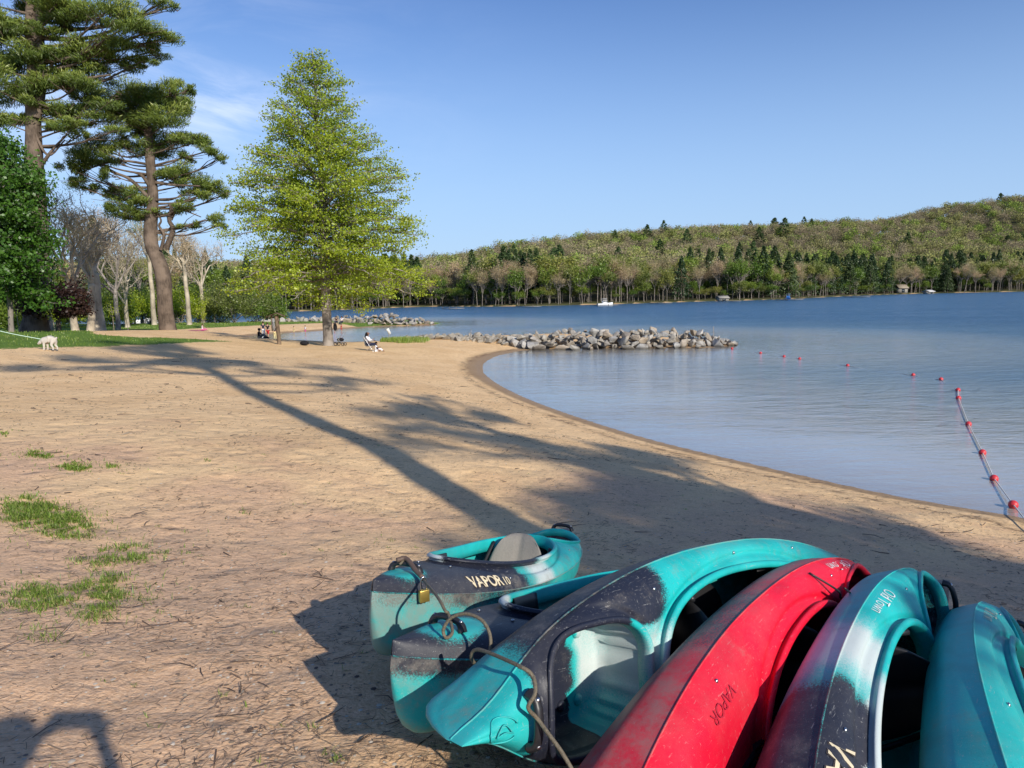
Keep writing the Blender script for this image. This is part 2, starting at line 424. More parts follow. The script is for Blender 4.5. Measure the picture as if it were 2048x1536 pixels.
def build_ground():
    rr, aa = polar(.6, 2600, 1.0185)
    X = rr[:, None]*np.sin(aa); Y = rr[:, None]*np.cos(aa); P = np.stack([X, Y], -1).reshape(-1, 2)
    P = np.vstack([P, [[0, 0]]])
    sd = shore_d(P); fd = far_d(P); z = ground_z(P, True, sd, fd)
    F = grid_faces(len(rr), len(aa), True)
    r = np.hypot(P[:, 0], P[:, 1])
    def soft(poly, w):
        poly_c = np.vstack([poly, poly[:1]]); d = dist(P, poly_c); ins = inside(P, poly); return np.clip(.5+np.where(ins, d, -d)/w, 0, 1)
    lawn = np.maximum(soft(LAWN1, 1.6), soft(LAWN2, 3.))
    pl1 = np.vstack([LAWN1, LAWN1[:1]])
    behind = np.clip((-P[:, 1]-3)/6, 0, 1)
    lawn = np.maximum(lawn, behind*(sd > 6)); lawn = np.where(fd > 0, .7, lawn)
    dirt = np.clip(1-(r-4)/9, 0, 1)*np.clip((-P[:, 0]+1.5)/3.5, 0, 1)
    dirt = np.maximum(dirt, .8*np.clip(1-np.abs(P[:, 0]+5+.1*P[:, 1])/4, 0, 1)*np.clip(1-(r-9)/8, 0, 1))
    dirt = np.maximum(dirt, .62*np.clip((P[:, 0]+1.2)/2.5, 0, 1)*np.clip((15-r)/5, 0, 1)*(sd > 0))
    wet = np.where((fd > 0) | (sd < -.35), 0, np.clip(1-np.maximum(sd, 0)/np.interp(P[:, 1], [15, 30, 42], [.6, .9, 1.5]), 0, 1))
    col = np.stack([lawn, dirt, wet, np.clip(sd/10, 0, 1)], 1)
    n0 = len(P)-1; fan = [[n0, j, (j+1) % len(aa), n0] for j in range(0)]
    me = mesh_np('ground', np.c_[P, z], F, True, {'zone': ('FLOAT_COLOR', col), 'far': ('FLOAT', fd > 0)})
    m, nt, b = newmat('sandy_ground')
    tc = N(nt, 'ShaderNodeTexCoord'); ob = tc.outputs['Object']
    at = N(nt, 'ShaderNodeAttribute', attribute_name='zone'); sp = N(nt, 'ShaderNodeSeparateColor'); L(nt, at.outputs['Color'], sp.inputs[0])
    lawnA, dirtA, wetA = sp.outputs
    fa = N(nt, 'ShaderNodeAttribute', attribute_name='far')
    big = noise(nt, .55, 5, .6, ob, .4).outputs[0]; mid = noise(nt, 5, 5, .6, ob).outputs[0]; fine = noise(nt, 55, 5, .7, ob).outputs[0]; grit = noise(nt, 260, 3, .7, ob).outputs[0]
    sand = ramp(nt, fine, [(.25, (.62, .40, .205)), (.5, (.86, .585, .31)), (.75, (.95, .70, .42))]).outputs[0]
    sand = mixc(nt, mth(nt, 'MULTIPLY', smooth(nt, big, .40, .66), .6), sand, (.72, .46, .225))
    dirt = ramp(nt, fine, [(.25, (.56, .335, .19)), (.5, (.74, .475, .285)), (.75, (.84, .60, .385))]).outputs[0]
    df = smooth(nt, mth(nt, 'ADD', dirtA, mth(nt, 'MULTIPLY', mth(nt, 'SUBTRACT', big, .5), 1.5)), .25, .8)
    c = mixc(nt, df, sand, dirt)
    c = mixc(nt, mth(nt, 'MULTIPLY', smooth(nt, mid, .52, .75), .35), c, (.22, .14, .085))
    # needle litter as short dark strokes, in drifts
    for i, (ang, sc) in enumerate(((.3, 1.0), (1.4, .9), (-.7, 1.15))):
        mp = N(nt, 'ShaderNodeMapping'); mp.inputs['Rotation'].default_value = (0, 0, ang); mp.inputs['Scale'].default_value = (14*sc, 95*sc, 1)
        L(nt, ob, mp.inputs[0]); s = noise(nt, 1.0, 2, .5, mp.outputs[0], .6).outputs[0]
        k = mth(nt, 'MULTIPLY', smooth(nt, s, .64, .71), mth(nt, 'MULTIPLY_ADD', smooth(nt, big, .35, .62), .55, .3))
        c = mixc(nt, mth(nt, 'MULTIPLY', k, .8), c, (.12, .075, .045))
    mp = N(nt, 'ShaderNodeMapping'); mp.inputs['Rotation'].default_value = (0, 0, -.25); mp.inputs['Scale'].default_value = (1.1, 4.5, 1)
    L(nt, ob, mp.inputs[0]); s = noise(nt, 1.3, 6, .75, mp.outputs[0], .9).outputs[0]
    c = mixc(nt, mth(nt, 'MULTIPLY', smooth(nt, s, .56, .70), .34), c, (.22, .135, .08))
    speck = mth(nt, 'MULTIPLY', smooth(nt, grit, .72, .78), .7)
    c = mixc(nt, speck, c, (.72, .62, .50))
    # debris line and wet sand along the water
    wl = mth(nt, 'ADD', wetA, mth(nt, 'MULTIPLY', mth(nt, 'SUBTRACT', mid, .5), .35))
    c = mixc(nt, mth(nt, 'MULTIPLY', smooth(nt, wl, .08, .45), .78), c, (.25, .165, .095))
    band = mth(nt, 'EXPONENT', mth(nt, 'MULTIPLY', mth(nt, 'POWER', mth(nt, 'DIVIDE', mth(nt, 'ADD', mth(nt, 'SUBTRACT', at.outputs['Alpha'], .105), mth(nt, 'MULTIPLY', mth(nt, 'SUBTRACT', big, .5), .12)), .022), 2.0), -1.0))
    c = mixc(nt, mth(nt, 'MULTIPLY', mth(nt, 'MULTIPLY', band, smooth(nt, noise(nt, 3.0, 5, .8, ob).outputs[0], .42, .60)), .75), c, (.13, .075, .045))
    g = ramp(nt, noise(nt, 9, 5, .7, ob).outputs[0], [(.25, (.06, .11, .015)), (.55, (.13, .22, .03)), (.8, (.24, .33, .06))]).outputs[0]
    gf = smooth(nt, mth(nt, 'ADD', lawnA, mth(nt, 'MULTIPLY', mth(nt, 'SUBTRACT', mid, .5), .8)), .42, .58)
    c = mixc(nt, gf, c, g)
    forest = ramp(nt, noise(nt, .2, 4, .6, ob).outputs[0], [(.3, (.06, .05, .03)), (.7, (.09, .10, .035))]).outputs[0]
    c = mixc(nt, fa.outputs['Fac'], c, forest)
    L(nt, c, b.inputs['Base Color'])
    L(nt, mth(nt, 'MULTIPLY_ADD', smooth(nt, wetA, .3, .8), -.35, .95), b.inputs['Roughness']); b.inputs['Specular IOR Level'].default_value = .2
    hsum = mth(nt, 'ADD', mth(nt, 'MULTIPLY', fine, .35), mth(nt, 'ADD', mth(nt, 'MULTIPLY', mid, 1.4), mth(nt, 'MULTIPLY', noise(nt, 17, 4, .65, ob).outputs[0], .8)))
    vo = N(nt, 'ShaderNodeTexVoronoi', feature='SMOOTH_F1'); vo.inputs['Scale'].default_value = 3.1; vo.inputs['Smoothness'].default_value = .6; vo.inputs['Randomness'].default_value = 1
    wv = N(nt, 'ShaderNodeVectorMath', operation='MULTIPLY_ADD'); wn = noise(nt, 2.5, 3, .5, ob); L(nt, wn.outputs['Color'], wv.inputs[0]); wv.inputs[1].default_value = (.35, .35, .0); L(nt, ob, wv.inputs[2]); L(nt, wv.outputs[0], vo.inputs['Vector'])
    hsum = mth(nt, 'ADD', hsum, mth(nt, 'MULTIPLY', smooth(nt, vo.outputs['Distance'], .05, .55), .8))
    bp = N(nt, 'ShaderNodeBump'); bp.inputs['Strength'].default_value = .6; bp.inputs['Distance'].default_value = .042
    L(nt, hsum, bp.inputs['Height']); L(nt, bp.outputs[0], b.inputs['Normal'])
    me.materials.append(m)
    tag(link('ground', me), 'sandy beach and park ground with pine needle litter', kind='structure')
build_ground()
def build_water():
    rr, aa = polar(4, 900, 1.03, 60, .5)
    P = np.stack([rr[:, None]*np.sin(aa), rr[:, None]*np.cos(aa)], -1).reshape(-1, 2)
    sd = shore_d(P); sd2 = np.minimum(-sd, 200.)
    # the near bay stays a little clearer
    me = mesh_np('lake_water', np.c_[P, np.zeros(len(P))], grid_faces(len(rr), len(aa), True)[:, :], True, {'deep': ('FLOAT', sd2)})
    m, nt, b = newmat('lake_surface'); nt.nodes.remove(b); out = nt.nodes['Material Output']
    tc = N(nt, 'ShaderNodeTexCoord'); ob = tc.outputs['Object']
    at = N(nt, 'ShaderNodeAttribute', attribute_name='deep'); d = at.outputs['Fac']
    mp = N(nt, 'ShaderNodeMapping'); mp.inputs['Rotation'].default_value = (0, 0, .25); mp.inputs['Scale'].default_value = (.55, 1.5, 1); L(nt, ob, mp.inputs[0])
    n1 = noise(nt, .9, 4, .6, mp.outputs[0], .5).outputs[0]; n2 = noise(nt, 3.4, 5, .68, mp.outputs[0], .4).outputs[0]
    n3 = noise(nt, .12, 3, .5, mp.outputs[0]).outputs[0]
    calm = smooth(nt, d, .5, 30)
    h = mth(nt, 'ADD', mth(nt, 'MULTIPLY', n1, .55), mth(nt, 'MULTIPLY', n2, .22))
    gain = mth(nt, 'MULTIPLY', mth(nt, 'MULTIPLY_ADD', calm, .92, .08), mth(nt, 'MULTIPLY_ADD', smooth(nt, n3, .35, .65), .5, .75))
    bp = N(nt, 'ShaderNodeBump'); bp.inputs['Distance'].default_value = .75; L(nt, h, bp.inputs['Height']); L(nt, gain, bp.inputs['Strength'])
    fr = N(nt, 'ShaderNodeFresnel'); fr.inputs['IOR'].default_value = 1.33; L(nt, bp.outputs[0], fr.inputs['Normal'])
    gl = N(nt, 'ShaderNodeBsdfGlossy'); L(nt, mth(nt, 'MULTIPLY_ADD', smooth(nt, d, 2, 26), .10, .08), gl.inputs['Roughness']); L(nt, bp.outputs[0], gl.inputs['Normal']); gl.inputs['Color'].default_value = (.90, .97, 1.0, 1)
    tr = N(nt, 'ShaderNodeBsdfTransparent'); tr.inputs['Color'].default_value = (.86, .93, .93, 1)
    di = N(nt, 'ShaderNodeBsdfDiffuse'); dcol = ramp(nt, mth(nt, 'DIVIDE', d, 40.0), [(0, (.92, .82, .72)), (.14, (.78, .76, .68)), (.32, (.40, .48, .50)), (.55, (.12, .23, .33)), (1, (.055, .15, .27))]).outputs[0]; L(nt, dcol, di.inputs[0])  # pale shallow colours stand in for bright sky reflected near the shore
    L(nt, bp.outputs[0], di.inputs['Normal'])
    opaq = mth(nt, 'MULTIPLY_ADD', mth(nt, 'EXPONENT', mth(nt, 'MULTIPLY', d, -.10)), -.62, 1.0)  # opacity floor keeps the painted sky tone over the shallows
    mx = N(nt, 'ShaderNodeMixShader'); L(nt, opaq, mx.inputs[0]); L(nt, tr.outputs[0], mx.inputs[1]); L(nt, di.outputs[0], mx.inputs[2])
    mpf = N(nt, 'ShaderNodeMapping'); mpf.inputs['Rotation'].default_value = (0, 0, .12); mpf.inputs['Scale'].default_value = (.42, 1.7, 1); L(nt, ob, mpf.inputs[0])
    rip = noise(nt, 1.5, 7, .78, mpf.outputs[0], .3).outputs[0]  # noise that paints the light and dark of ripple facets
    frf = mth(nt, 'ADD', fr.outputs[0], mth(nt, 'MULTIPLY', mth(nt, 'MULTIPLY', mth(nt, 'SUBTRACT', rip, .5), 2.1), mth(nt, 'MULTIPLY_ADD', calm, .75, .25)), clamp=True); frf = mth(nt, 'ADD', frf, mth(nt, 'MULTIPLY_ADD', calm, -.07, .12), clamp=True)  # painted ripples, plus a lift towards shore for the pale sky sheen
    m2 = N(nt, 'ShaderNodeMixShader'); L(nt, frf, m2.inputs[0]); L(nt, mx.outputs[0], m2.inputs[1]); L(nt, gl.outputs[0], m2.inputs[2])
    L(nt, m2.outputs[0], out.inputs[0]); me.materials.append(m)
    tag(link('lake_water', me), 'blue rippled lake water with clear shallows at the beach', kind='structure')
build_water()
# ------------------------------------------------------------------ kayaks
M_black = plain('black_plastic', (.018, .018, .02), .42, .5, var=.3)
M_steel = plain('steel', (.55, .55, .56), .3, .5, 1.0)
M_seat = plain('seat_fabric', (.27, .25, .22), .85, .2, var=.12, scale=80, bump=.3)
M_cream = plain('cream_lettering', (.72, .62, .42), .5)
M_whitel = plain('white_lettering', (.72, .74, .74), .5)
M_darkl = plain('dark_lettering', (.07, .055, .05), .5)
M_faint = plain('worn_red_lettering', (.42, .014, .035), .5)
M_brass = plain('brass', (.62, .45, .12), .38, .5, .85, var=.2)
M_cable = plain('coated_cable', (.15, .125, .085), .5, .4, var=.4, scale=120, bump=.6)
M_yellow = plain('yellow_plastic', (.36, .38, .02), .5)
def hullmat(name, base, dark=(.016, .019, .034), white=(.60, .63, .62), scr=.5):
    m, nt, b = newmat(name)
    tc = N(nt, 'ShaderNodeTexCoord'); ob = tc.outputs['Object']
    at = N(nt, 'ShaderNodeAttribute', attribute_name='paint'); sp = N(nt, 'ShaderNodeSeparateColor'); L(nt, at.outputs['Color'], sp.inputs[0])
    dk, wh, sc = sp.outputs
    swirl = noise(nt, 3.2, 5, .6, ob, 1.1).outputs[0]; spray = noise(nt, 150, 3, .85, ob).outputs[0]; sw2 = noise(nt, 2.1, 4, .6, ob, 1.6).outputs[0]
    def edge(v, s, a, bb, lo=.47, hi=.55):
        t = mth(nt, 'ADD', v, mth(nt, 'MULTIPLY', mth(nt, 'SUBTRACT', s, .5), a)); t = mth(nt, 'ADD', t, mth(nt, 'MULTIPLY', mth(nt, 'SUBTRACT', spray, .5), bb))
        return smooth(nt, t, lo, hi)
    c = mixc(nt, smooth(nt, sw2, .35, .7), base, tuple(x*.78 for x in base))
    c = mixc(nt, mth(nt, 'MULTIPLY', edge(wh, sw2, .6, .6, .32, .85), .9), c, white)
    c = mixc(nt, edge(dk, swirl, .6, 1.0, .34, .66), c, dark)
    # scratches and chalky wear
    mp = N(nt, 'ShaderNodeMapping'); mp.inputs['Scale'].default_value = (5, 60, 60); mp.inputs['Rotation'].default_value = (.2, .1, .3); L(nt, ob, mp.inputs[0])
    s1 = noise(nt, 2.2, 4, .75, mp.outputs[0], .5).outputs[0]
    mp2 = N(nt, 'ShaderNodeMapping'); mp2.inputs['Scale'].default_value = (40, 6, 40); mp2.inputs['Rotation'].default_value = (.5, .4, -.6); L(nt, ob, mp2.inputs[0])
    s2 = noise(nt, 3.0, 3, .7, mp2.outputs[0], .4).outputs[0]
    sx = mth(nt, 'MAXIMUM', smooth(nt, s1, .62, .67), smooth(nt, s2, .64, .69))
    lg = mixc(nt, .5, c, (.42, .42, .40))
    c = mixc(nt, mth(nt, 'MULTIPLY', sx, scr), c, lg)
    blot = noise(nt, 9, 6, .75, ob).outputs[0]
    chalk = smooth(nt, mth(nt, 'ADD', mth(nt, 'ADD', sc, .12), mth(nt, 'MULTIPLY', mth(nt, 'SUBTRACT', blot, .5), 1.6)), .35, .95)
    c = mixc(nt, mth(nt, 'MULTIPLY', chalk, .62), c, (.26, .235, .20))
    dust = smooth(nt, noise(nt, 1.7, 6, .7, ob).outputs[0], .45, .8)
    c = mixc(nt, mth(nt, 'MULTIPLY', dust, .16), c, (.36, .33, .28))
    L(nt, c, b.inputs['Base Color'])
    L(nt, mth(nt, 'MULTIPLY_ADD', blot, .25, .36), b.inputs['Roughness']); b.inputs['Specular IOR Level'].default_value = .42
    bp = N(nt, 'ShaderNodeBump'); bp.inputs['Strength'].default_value = .18; bp.inputs['Distance'].default_value = .004
    L(nt, mth(nt, 'ADD', spray, mth(nt, 'MULTIPLY', blot, 1.5)), bp.inputs['Height']); L(nt, bp.outputs[0], b.inputs['Normal'])
    return m
M_turq = hullmat('turquoise_polyethylene', (.010, .47, .46), scr=.8)
M_red = hullmat('red_polyethylene', (.78, .006, .035), dark=(.045, .035, .05), white=(.45, .10, .12), scr=.5)
def k_stations():
    xs = list(np.linspace(-KA, KA, 90))
    for o in (COCK, WELL):
        for e in (.0005, .002, .005, .01, .018, .028, .04, .055, .075):
            xs += [o[0]-o[1]+e, o[0]+o[1]-e]
        xs += [o[0]-o[1]-.0005, o[0]+o[1]+.0005, o[0]-o[1]-.01, o[0]+o[1]+.01, o[0]-o[1]-.022, o[0]+o[1]+.022]
    xs += [KA-.0008, -KA+.0008, KA-.003, KA-.008, -KA+.003, -KA+.008, KA-.015, -KA+.015]
    return np.array(sorted(xs))
XS = k_stations()
def col3(d, w, s): return np.stack([d, w, s, np.ones_like(d)], -1)
def sst(v, a, b): t = np.clip((v-a)/(b-a), 0, 1); return t*t*(3-2*t)
def kayak(label, T, ypr, paint, mat, seatm=None, cock=(.12, .69, .262, 2.3), seat=True, texts=(), rimpaint=None, wellmat=None, wellpaint=None, name='kayak', group='sit-inside kayaks laid on the sand'):
    global COCK, XS
    COCK = cock; XS = k_stations()
    root = empty(name, T); root.rotation_mode = 'XYZ'; root.rotation_euler = (math.radians(ypr[2]), math.radians(ypr[1]), math.radians(ypr[0]))
    tag(root, label, 'kayak', group)
    # hull
    ths = np.linspace(0, math.pi/2, 17); ths = np.concatenate([-ths[::-1][:-1], ths]); n = len(ths)
    V = []
    for x in XS:
        y, z = k_hull_pt(np.full(n, x), np.abs(ths)); 
        s = np.abs(ths)/(math.pi/2)
        y = y + .006*np.exp(-((s-.70)/.05)**2)*np.clip(1-abs(x/KA)**6, 0, 1) - .004*np.exp(-((s-.52)/.06)**2)*np.clip(1-abs(x/KA)**6, 0, 1)
        y = y*np.sign(ths)
        y = np.where(s > .985, y*(1+.012), y)
        V.append(np.stack([np.full(n, x), y, z], 1))
    V = np.concatenate(V); F = grid_faces(len(XS), n)
    me = mesh_np('hull', V, F, True, {'paint': ('FLOAT_COLOR', paint(V[:, 0], V[:, 1], V[:, 2], 0))}, [mat])
    link('hull', me, root)
    # deck, open at cockpit and tank well
    nv = 16; parts = []
    for sg in (1, -1):
        w = k_w(XS)*1.012; o = k_o(XS)
        v = np.linspace(0, 1, nv)**.85
        Y = w[:, None]+(o-w)[:, None]*v[None, :]; Y = np.maximum(Y, 0)
        Z = k_deck(XS[:, None]+0*Y, Y)
        # rounded shoulder just above the seam
        e = np.clip(v/.12, 0, 1)[None, :]
        Z = k_zs(XS)[:, None] + (Z-k_zs(XS)[:, None]) + .010*np.sin(e*math.pi/2) - .010*v[None, :]
        VV = np.stack([XS[:, None]+0*Y, sg*Y, Z], -1).reshape(-1, 3)
        FF = grid_faces(len(XS), nv); FF = FF if sg > 0 else FF[:, ::-1]
        parts.append((VV, FF))
    V, F, _ = join(*parts)
    # drop slivers where the deck would bridge an opening's end
    me = mesh_np('deck', V, F, True, {'paint': ('FLOAT_COLOR', paint(V[:, 0], V[:, 1], V[:, 2], 1))}, [mat])
    bm = bmesh.new(); bm.from_mesh(me); bmesh.ops.remove_doubles(bm, verts=bm.verts, dist=.0004); bmesh.ops.recalc_face_normals(bm, faces=bm.faces); bm.to_mesh(me); bm.free()
    link('deck', me, root)
    # seam line
    for sg in (1,):
        pl = [np.array([x, sg*(k_w(np.array(x))*1.016), k_zs(np.array(x))]) for x in np.linspace(-KA+.004, KA-.004, 70)]
        p2 = [np.array([p[0], -p[1], p[2]]) for p in pl[::-1]]
        Vs, Fs = sweep(pl+p2, .0035, 5, True)
        link('seam_ridge', mesh_np('seam_ridge', Vs, Fs, True, {'paint': ('FLOAT_COLOR', paint(Vs[:, 0], Vs[:, 1], Vs[:, 2], 1)*[.6, 1, 1, 1]+[0, .1, .3, 0])}, [mat]), root)
    # raised rims round the two openings
    def rim(o, prof, nm, pf, m_):
        t = np.linspace(0, 2*math.pi, 120, endpoint=False); c, s = np.cos(t), np.sin(t); e = 2/o[3]
        x = o[0]+o[1]*np.sign(c)*np.abs(c)**e; y = o[2]*np.sign(s)*np.abs(s)**e
        if o is COCK: y = y*(1-.10*np.clip((x-o[0])/o[1], -1, 1))
        P = np.stack([x, y], 1); T_ = np.roll(P, -1, 0)-np.roll(P, 1, 0); T_ /= np.linalg.norm(T_, axis=1, keepdims=True)+1e-9; Nn = np.stack([T_[:, 1], -T_[:, 0]], 1)
        z0 = k_deck(x, y)+.008
        Vv = []
        for (a, h) in prof:
            q = P+Nn*a; Vv.append(np.stack([q[:, 0], q[:, 1], z0+h], 1))
        Vv = np.array(Vv).transpose(1, 0, 2).reshape(-1, 3); k = len(prof); nn = len(t)
        i = np.arange(nn)[:, None]; j = np.arange(k)[None, :]; closed = True
        Fv = np.stack([i*k+j, i*k+(j+1) % k, ((i+1) % nn)*k+(j+1) % k, ((i+1) % nn)*k+j], -1).reshape(-1, 4)
        me = mesh_np(nm, Vv, Fv, True, {'paint': ('FLOAT_COLOR', pf(Vv[:, 0], Vv[:, 1], Vv[:, 2], 2))}, [m_]); return link(nm, me, root)
    rim(COCK, [(-.012, -.055), (-.010, -.02), (-.008, .012), (-.003, .020), (.006, .023), (.016, .021), (.023, .014), (.024, .007), (.018, .005), (.012, .001), (.009, -.012), (-.004, -.055)], 'cockpit_rim', rimpaint or paint, mat)
    rim(WELL, [(-.008, -.05), (-.006, -.006), (-.002, .002), (.006, .005), (.014, .004), (.020, -.002), (.014, -.010), (.0, -.05)], 'well_rim', rimpaint or paint, mat)
    # tank well pocket with moulded ribs
    t = np.linspace(0, 2*math.pi, 90, endpoint=False); c, s = np.cos(t), np.sin(t); rings = []
    for kf, zz in ((1.0, None), (.985, .235), (.96, .17), (.93, .125), (.86, .112), (.6, .112), (.3, .114), (.02, .115)):
        e = 2/WELL[3]; x = WELL[0]+WELL[1]*kf*np.sign(c)*np.abs(c)**e; y = WELL[2]*kf*np.sign(s)*np.abs(s)**e
        if zz in (.235, .17): # vertical ribs in the wall
            y = y*(1-.05*(np.cos(t*22) > .3)); x = WELL[0]+(x-WELL[0])*(1-.05*(np.cos(t*22) > .3))
        z = k_deck(x, y)-.02 if zz is None else np.full_like(x, zz)
        rings.append(np.stack([x, y, z], 1))
    Vw = np.concatenate(rings); Fw = grid_faces(len(rings), len(t), True)
    wp = wellpaint or paint
    wl = link('tank_well', mesh_np('tank_well', Vw, Fw, True, {'paint': ('FLOAT_COLOR', wp(Vw[:, 0], Vw[:, 1], Vw[:, 2], 3))}, [mat]), root)
    bs = [ball_vf((WELL[0]+dx, dy, .112), (.022, .022, .016), 7, 10) for dx in (-.14, -.05, .04, .13) for dy in (-.12, .12)]
    for Vb, Fb in bs: link('scupper_boss', mesh_np('scupper_boss', Vb, Fb, True, {'paint': ('FLOAT_COLOR', wp(Vb[:, 0], Vb[:, 1], Vb[:, 2], 3))}, [mat]), wl)
    # seat
    if seat:
        se = empty('seat', (0, 0, 0)); se.parent = root
        u = np.linspace(-1, 1, 20); v = np.linspace(0, 1, 14); uu, vv = np.meshgrid(u, v)
        hw = .19*(1-.35*vv**3); x = -.22-.10*vv+.05*np.abs(uu)**2.2 - .02*np.sin(vv*math.pi); z = .13+.28*vv*(1-.18*np.abs(uu)**3); y = uu*hw
        pf = .028*(1-np.abs(uu)**4)*(1-np.abs(2*vv-1)**4) - .010*np.exp(-(uu/.12)**2)
        A = np.stack([x+pf, y, z], -1).reshape(-1, 3); B = np.stack([x-.012, y, z], -1).reshape(-1, 3)
        nn, mm = 14, 20
        V, F, _ = join((A, grid_faces(nn, mm)), (B, grid_faces(nn, mm)[:, ::-1]))
        # close the edge
        loop = [i for i in range(mm)]+[i*mm+mm-1 for i in range(1, nn)]+[(nn-1)*mm+i for i in range(mm-2, -1, -1)]+[i*mm for i in range(nn-2, 0, -1)]
        ef = [[loop[i], loop[i]+nn*mm, loop[(i+1) % len(loop)]+nn*mm, loop[(i+1) % len(loop)]] for i in range(len(loop))]
        F = np.vstack([F, ef]); link('backrest', mesh_np('backrest', V, F, True, None, [seatm or M_seat]), se)
        V, F = ball_vf((.0, 0, .10), (.24, .20, .05), 10, 24); V[:, 2] += .10*np.abs(V[:, 0])**2*4+.9*V[:, 1]**2
        link('seat_pan', mesh_np('seat_pan', V, F, True, None, [seatm or M_seat]), se)
        for sg in (1, -1):
            V, F = sweep(catmull([(-.12, sg*.21, .10), (-.22, sg*.215, .2), (-.33, sg*.20, .33)], 5), .013, 6)
            link('seat_frame', mesh_np('seat_frame', V, F, True, None, [M_black]), se)
    # thigh pads and foot rails
    for sg in (1, -1):
        xs_ = np.linspace(.34, .60, 9); yy = k_open(xs_, COCK)*sg; inn = yy-sg*.018
        top = np.stack([xs_, inn, k_deck(xs_, np.abs(yy))+.012], 1); bot = np.stack([xs_, inn-sg*.02, top[:, 2]-.075], 1); t2 = top+[0, sg*.012, 0]; b2 = bot+[0, sg*.02, 0]
        ring = np.stack([top, bot, b2, t2], 1).reshape(-1, 3)
        Fp = grid_faces(9, 4, True); caps = [[0, 1, 2, 3], [35, 34, 33, 32]]
        link('thigh_pad', mesh_np('thigh_pad', ring, np.vstack([Fp, caps]), False, None, [M_black]), root)
        V, F = ball_vf((.66, sg*(.185), .315), (.014, .014, .014), 7, 10); link('rim_knob', mesh_np('rim_knob', V, F, True, None, [M_black]), root)
        V, F, _ = join(box_vf((.72, sg*.19, .15), (.26, .015, .03)), box_vf((.70, sg*.15, .17), (.03, .066, .11)))
        link('foot_rail', mesh_np('foot_rail', V, F, False, None, [M_black]), root)
    # carry handles at both ends
    for hx in (1.24, -1.26):
        z0 = float(k_deck(np.array(hx), np.array(0.)))
        path = catmull([(hx, -.078, z0-.004), (hx, -.066, z0+.022), (hx, -.03, z0+.034), (hx, .03, z0+.034), (hx, .066, z0+.022), (hx, .078, z0-.004)], 6)
        V1, F1 = sweep(path, np.concatenate([np.linspace(.017, .012, 10), np.full(len(path)-20, .013), np.linspace(.012, .017, 10)]), 10)
        V1[:, 0] = hx+(V1[:, 0]-hx)*1.25
        h = link('carry_handle', mesh_np('carry_handle', V1, F1, True, None, [M_black]), root)
        V2, F2 = ball_vf((hx, .066, z0+.034), (.009, .009, .005), 6, 10); V3, F3 = ball_vf((hx, -.066, z0+.034), (.009, .009, .005), 6, 10)
        for q in ((V2, F2), (V3, F3)): link('bolt', mesh_np('bolt', *q, True, None, [M_steel]), h)
    # screws in the deck
    for (x, y) in ((.95, .09), (.62, .29), (-.55, .27), (.1, .325), (-.62, -.27), (.62, -.29), (.95, -.09)):
        z0 = float(k_deck(np.array(x), np.array(abs(y))))+.008
        V, F = ball_vf((x, y, z0), (.008, .008, .005), 6, 10); link('screw', mesh_np('screw', V, F, True, None, [M_steel]), root)
    for (body, size, x0, y0, sgn, side, m_, off, bold, nm, shear) in texts:
        def mp(u, v, x0=x0, y0=y0, sgn=sgn, side=side, off=off, shear=shear):
            x = x0+sgn*(u+shear*v); w = float(k_w(np.array(x))); ys = np.linspace(w*1.012, 0, 60)
            zs = k_deck(np.full(60, x), ys)+.010*np.sin(np.clip((w-ys)/w/.12, 0, 1)*math.pi/2); arc = np.r_[0, np.cumsum(np.hypot(np.diff(ys), np.diff(zs)))]
            q = y0+v; y = float(np.interp(q, arc, ys)); z = float(np.interp(q, arc, zs)); i = int(np.clip(np.searchsorted(arc, q), 1, 59)); dy, dz = ys[i]-ys[i-1], zs[i]-zs[i-1]; l = math.hypot(dy, dz)+1e-9
            return Vector((x, side*(y+off*dz/l), z-off*dy/l))
        me = text_vf(body, size, mp, bold); me.materials.append(m_); link(nm, me, root)
    return root
def emblem(root, x0, y0, mat, paintv):
    # moulded swirl: an oval ring with a leaf inside
    def lift(P): return [np.array([p[0], p[1], float(k_deck(np.array(p[0]), np.array(abs(p[1]))))+.010]) for p in P]
    t = np.linspace(.3, 5.6, 26); ring = lift([(x0+.052*math.cos(a), y0+.036*math.sin(a)) for a in t]); leaf = lift([(x0+.03-.06*u_, y0-.012+.03*math.sin(u_*3.1)) for u_ in np.linspace(0, 1, 12)]); leaf2 = lift([(x0+.03-.06*u_, y0-.012+.008*math.sin(u_*3.1)) for u_ in np.linspace(0, 1, 12)])
    for P in (ring, leaf, leaf2):
        V, F = sweep(P, .0022, 6); link('emblem', mesh_np('emblem', V, F, True, {'paint': ('FLOAT_COLOR', col3(0*V[:, 0], 0*V[:, 0], .2+0*V[:, 0]))}, [mat]), root)
KG = 'sit-inside kayaks chained in a row on the sand'
ONE = lambda x: np.ones_like(x)
def p1(x, y, z, k):      # bow turquoise, dark foredeck, pale waist, turquoise stern
    side = np.abs(y)
    if k in (1, 2):
        bowpatch = np.exp(-(((x-1.27)/.14)**2+((y)/.10)**2)*1.2)
        d = sst(x, .22, .62)*(1-1.5*bowpatch)*.95
        d = np.maximum(d, .75*sst(-x, .85, 1.25)); w = .95*np.exp(-((x-.18)/.20)**2)+.5*np.exp(-((x+1.0)/.2)**2)
        if k == 2: d = sst(y*1.0+.25*(x-.2), .05, .22)*sst(x, -.1, .4); w = np.maximum(.9*sst(x, .62, .74), .8*np.exp(-((x-.05)/.22)**2)*(y > 0))
    else:
        up = z-k_zs(x)+.0
        d = .62*sst(up, -.14, -.02)*sst(x, -.4, .5)*np.where(x > 1.2, .75, 1); w = 0*x+.1
        if k == 3: d = 0*x+.9
    s = (k == 0)*(.45*sst(x, .6, 1.5)+.3) + (k == 1)*(.35*sst(side, .10, .3))
    return col3(d, w, s*ONE(x))
